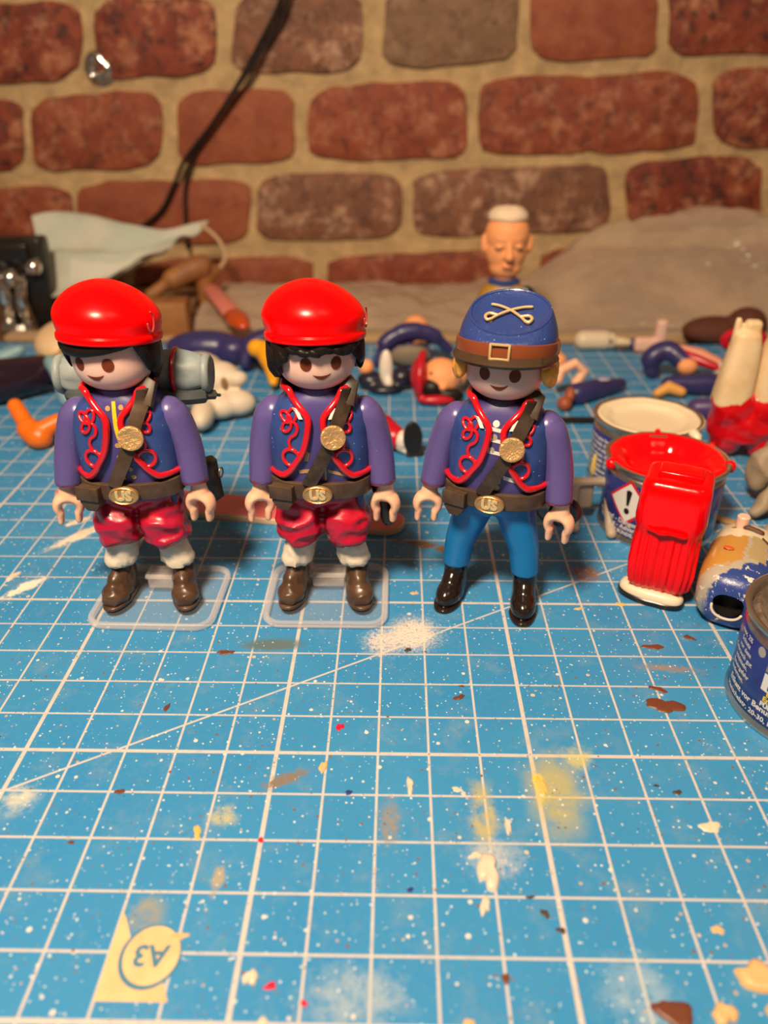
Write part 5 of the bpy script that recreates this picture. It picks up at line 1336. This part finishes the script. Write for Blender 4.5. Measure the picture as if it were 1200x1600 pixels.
# ------------------------------------------------------------------ clutter against the wall
tan_m = pm('tan_wood', (.50, .34, .19), .5)
tag(obj('wooden_ruler', box((0, 27.3, -.18), (40, 1.1, .30), .04), tan_m), 'long thin tan wooden strip along the far edge of the mat', 'ruler')
bagm = clear_plastic('bag_plastic', (.78, .62, .46), .16, .26, bumpy=(.55, .8, .5), rim=.45)
def bagh(x, y):
    hill = 4.6 * math.exp(-((x - 18) / 7.0) ** 2 - ((y - 33.5) / 3.0) ** 2) + 1.2 * math.exp(-((x - 11.2) / 2.6) ** 2 - ((y - 34.0) / 2.6) ** 2)
    flat = .45 + .55 * math.exp(-((y - 33) / 3) ** 2)
    n_ = .9 * noise.noise(Vector((x * .16, y * .28, 1))) + .45 * abs(noise.noise(Vector((x * .5, y * .45, 5)))) + .16 * noise.noise(Vector((x * 1.3, y * 1.1, 2)))
    edge = min(1, max(0, (y - 28.0) / .8)) * min(1, max(0, (37.6 - y) / .8))
    return -.28 + edge * max(.08, flat + hill + n_ * (.5 + .12 * hill))
def bagfn(x0, x1, y0, y1):
    def f(u, v_):
        x = x0 + (x1 - x0) * u; wy = .35 * noise.noise(Vector((x * .4, 0, 7)))
        k = max(0, (x - 12) / 8)
        y = (y0 - 3.5 * k * (1 - v_)) + wy + (y1 - y0 + 0) * v_ + (0)
        yy = 28.0 + (y1 - 28.0) * v_
        return (x, y, bagh(x, yy))
    return f
bg = thing('plastic_bag', 'large crumpled clear plastic bag lying along the foot of the brick wall', 'bag')
obj('film', sheet(bagfn(-10.5, 26, 28.0, 37.6), 150, 46, .03), bagm, bg, smooth=70)
cbm = pm('bag_content_brown', (.17, .095, .055), .7, mottle=((.42, .27, .165), .30, .42, .60))
obj('crumpled_filling', sheet(lambda u, v_: (-11 + 37 * u, 28.6 + 8.6 * v_, -.26 + max(0, .62 * (bagh(-11 + 37 * u, 28.6 + 8.6 * v_) + .28) - .12)), 80, 26, .03), cbm, bg, label='grey-brown filling')

msk = pm('mask_cloth', (.50, .56, .50), .8, mottle=((.60, .60, .52), .5, .4, .6), bump=(14, .2, .03))
def maskfn(u, v_):
    A, B, C_, D_ = Vector((-20.3, 33.6, 4.3)), Vector((-10.6, 34.5, 4.3)), Vector((-19.0, 29.8, .9)), Vector((-13.2, 29.6, 2.2))
    top = A.lerp(B, u); bot = C_.lerp(D_, u)
    p = top.lerp(bot, v_)
    p.z += .30 * sin(v_ * 13 + u * 2) * (1 - .4 * u) + .5 * sin(u * 5 + 1) * (1 - v_) + .15 * noise.noise(Vector((u * 6, v_ * 5, 3)))
    p.y += .35 * sin(u * 7 + v_ * 3)
    if u > .62: p.z += (u - .62) * 2.2 * v_
    return p
mk_ = thing('face_mask', 'pale blue-green pleated face mask draped over the clutter at the left', 'face mask')
obj('cloth', sheet(maskfn, 60, 44, .06), msk, mk_, smooth=70)
obj('ear_loop', tube(spl([(-10.9, 34.2, 4.2), (-9.9, 33.8, 3.4), (-9.6, 33.2, 2.4), (-10.6, 32.4, 1.6)], 6), .12, 7), pm('loop_tan', (.55, .38, .22), .7), mk_)
obj('fold', sheet(lambda u, v_: maskfn(.28 + .72 * u, .62 + .3 * v_) + Vector((.1, -.35 - .25 * v_, .20)), 30, 8, .05), pm('mask_fold', (.62, .62, .54), .8), mk_, smooth=70)
kr = pm('kraft_orange', (.36, .15, .045), .6, mottle=((.27, .11, .04), .8, .4, .6))
kb = thing('leather_scrap', 'curved orange-brown leather scrap beside the face mask', 'scrap', (-11.4, 30.6, 0))
obj('scrap', blob([tube(spl([(-1.8, -.4, 1.2), (-.4, .2, 2.0), (.9, .8, 2.5), (1.5, 1.2, 2.1)], 5), [.35, .6, .65, .4], 14), tube([(.9, .9, 2.0), (1.0, 1.0, .3)], .5, 10)], .09, 2), kr, kb, smooth=70)
kc = thing('cork_block', 'orange-brown cork block behind the left beret, under the face mask', 'block', (-12.2, 27.6, -.28), .12)
obj('block', box((0, 0, .95), (3.4, 1.7, 1.9), .15, 2), kr, kc)
kd = thing('cardboard_box', 'low brown cardboard box under the face mask', 'box', (-15.6, 32.0, -.28), .05)
obj('carton', box((0, .2, .45), (9.0, 4.4, .9), .08, 2), pm('cardboard', (.22, .12, .06), .8), kd)

rl_ = thing('rust_lump', 'dark rusty brown lump under the plastic bag, above the curled navy figure', 'scrap', (16.2, 26.0, 0))
obj('lump', blob([ell((0, .3, .5), (1.7, 1.0, .7)), ell((1.4, .2, .8), (1.0, .9, .9))], .12, 2, flatten=-.28), pm('rust_dark', (.10, .028, .014), .8), rl_, smooth=70)

# black and chrome clamp
cp = thing('chrome_clamp', 'black and chrome metal clamp at the left edge beside the face mask', 'clamp', (-20.4, 29.4, -.28))
obj('body', MB().add(box((.5, .6, 2.4), (3.2, 1.3, 4.4), .2, 2)).add(box((-.6, .2, 3.9), (4.2, 1.2, 1.0), .2, 2)), blk_m, cp)
obj('post', tube([(-.3, -.45, .3), (-.1, -.5, 2.2), (-.9, -.4, 3.6)], [.45, .40, .35], 16), chrome, cp)
obj('post', tube([(.9, -.4, .2), (.7, -.5, 1.5), (.9, -.4, 2.6)], [.36, .34, .30], 16), chrome, cp)
for x_, y_, z_, r_ in ((-.95, -.6, 4.1, .52), (.55, -.75, 2.75, .5), (1.75, -.5, 3.25, .42)):
    obj('knob', ell((x_, y_, z_), (r_, r_, r_), 20, 12), chrome, cp)
obj('foot', lathe([(1.0, 0), (1.05, .15), (.9, .4), (.4, .5)], 28, c=(.3, -.5, 0)), chrome, cp)
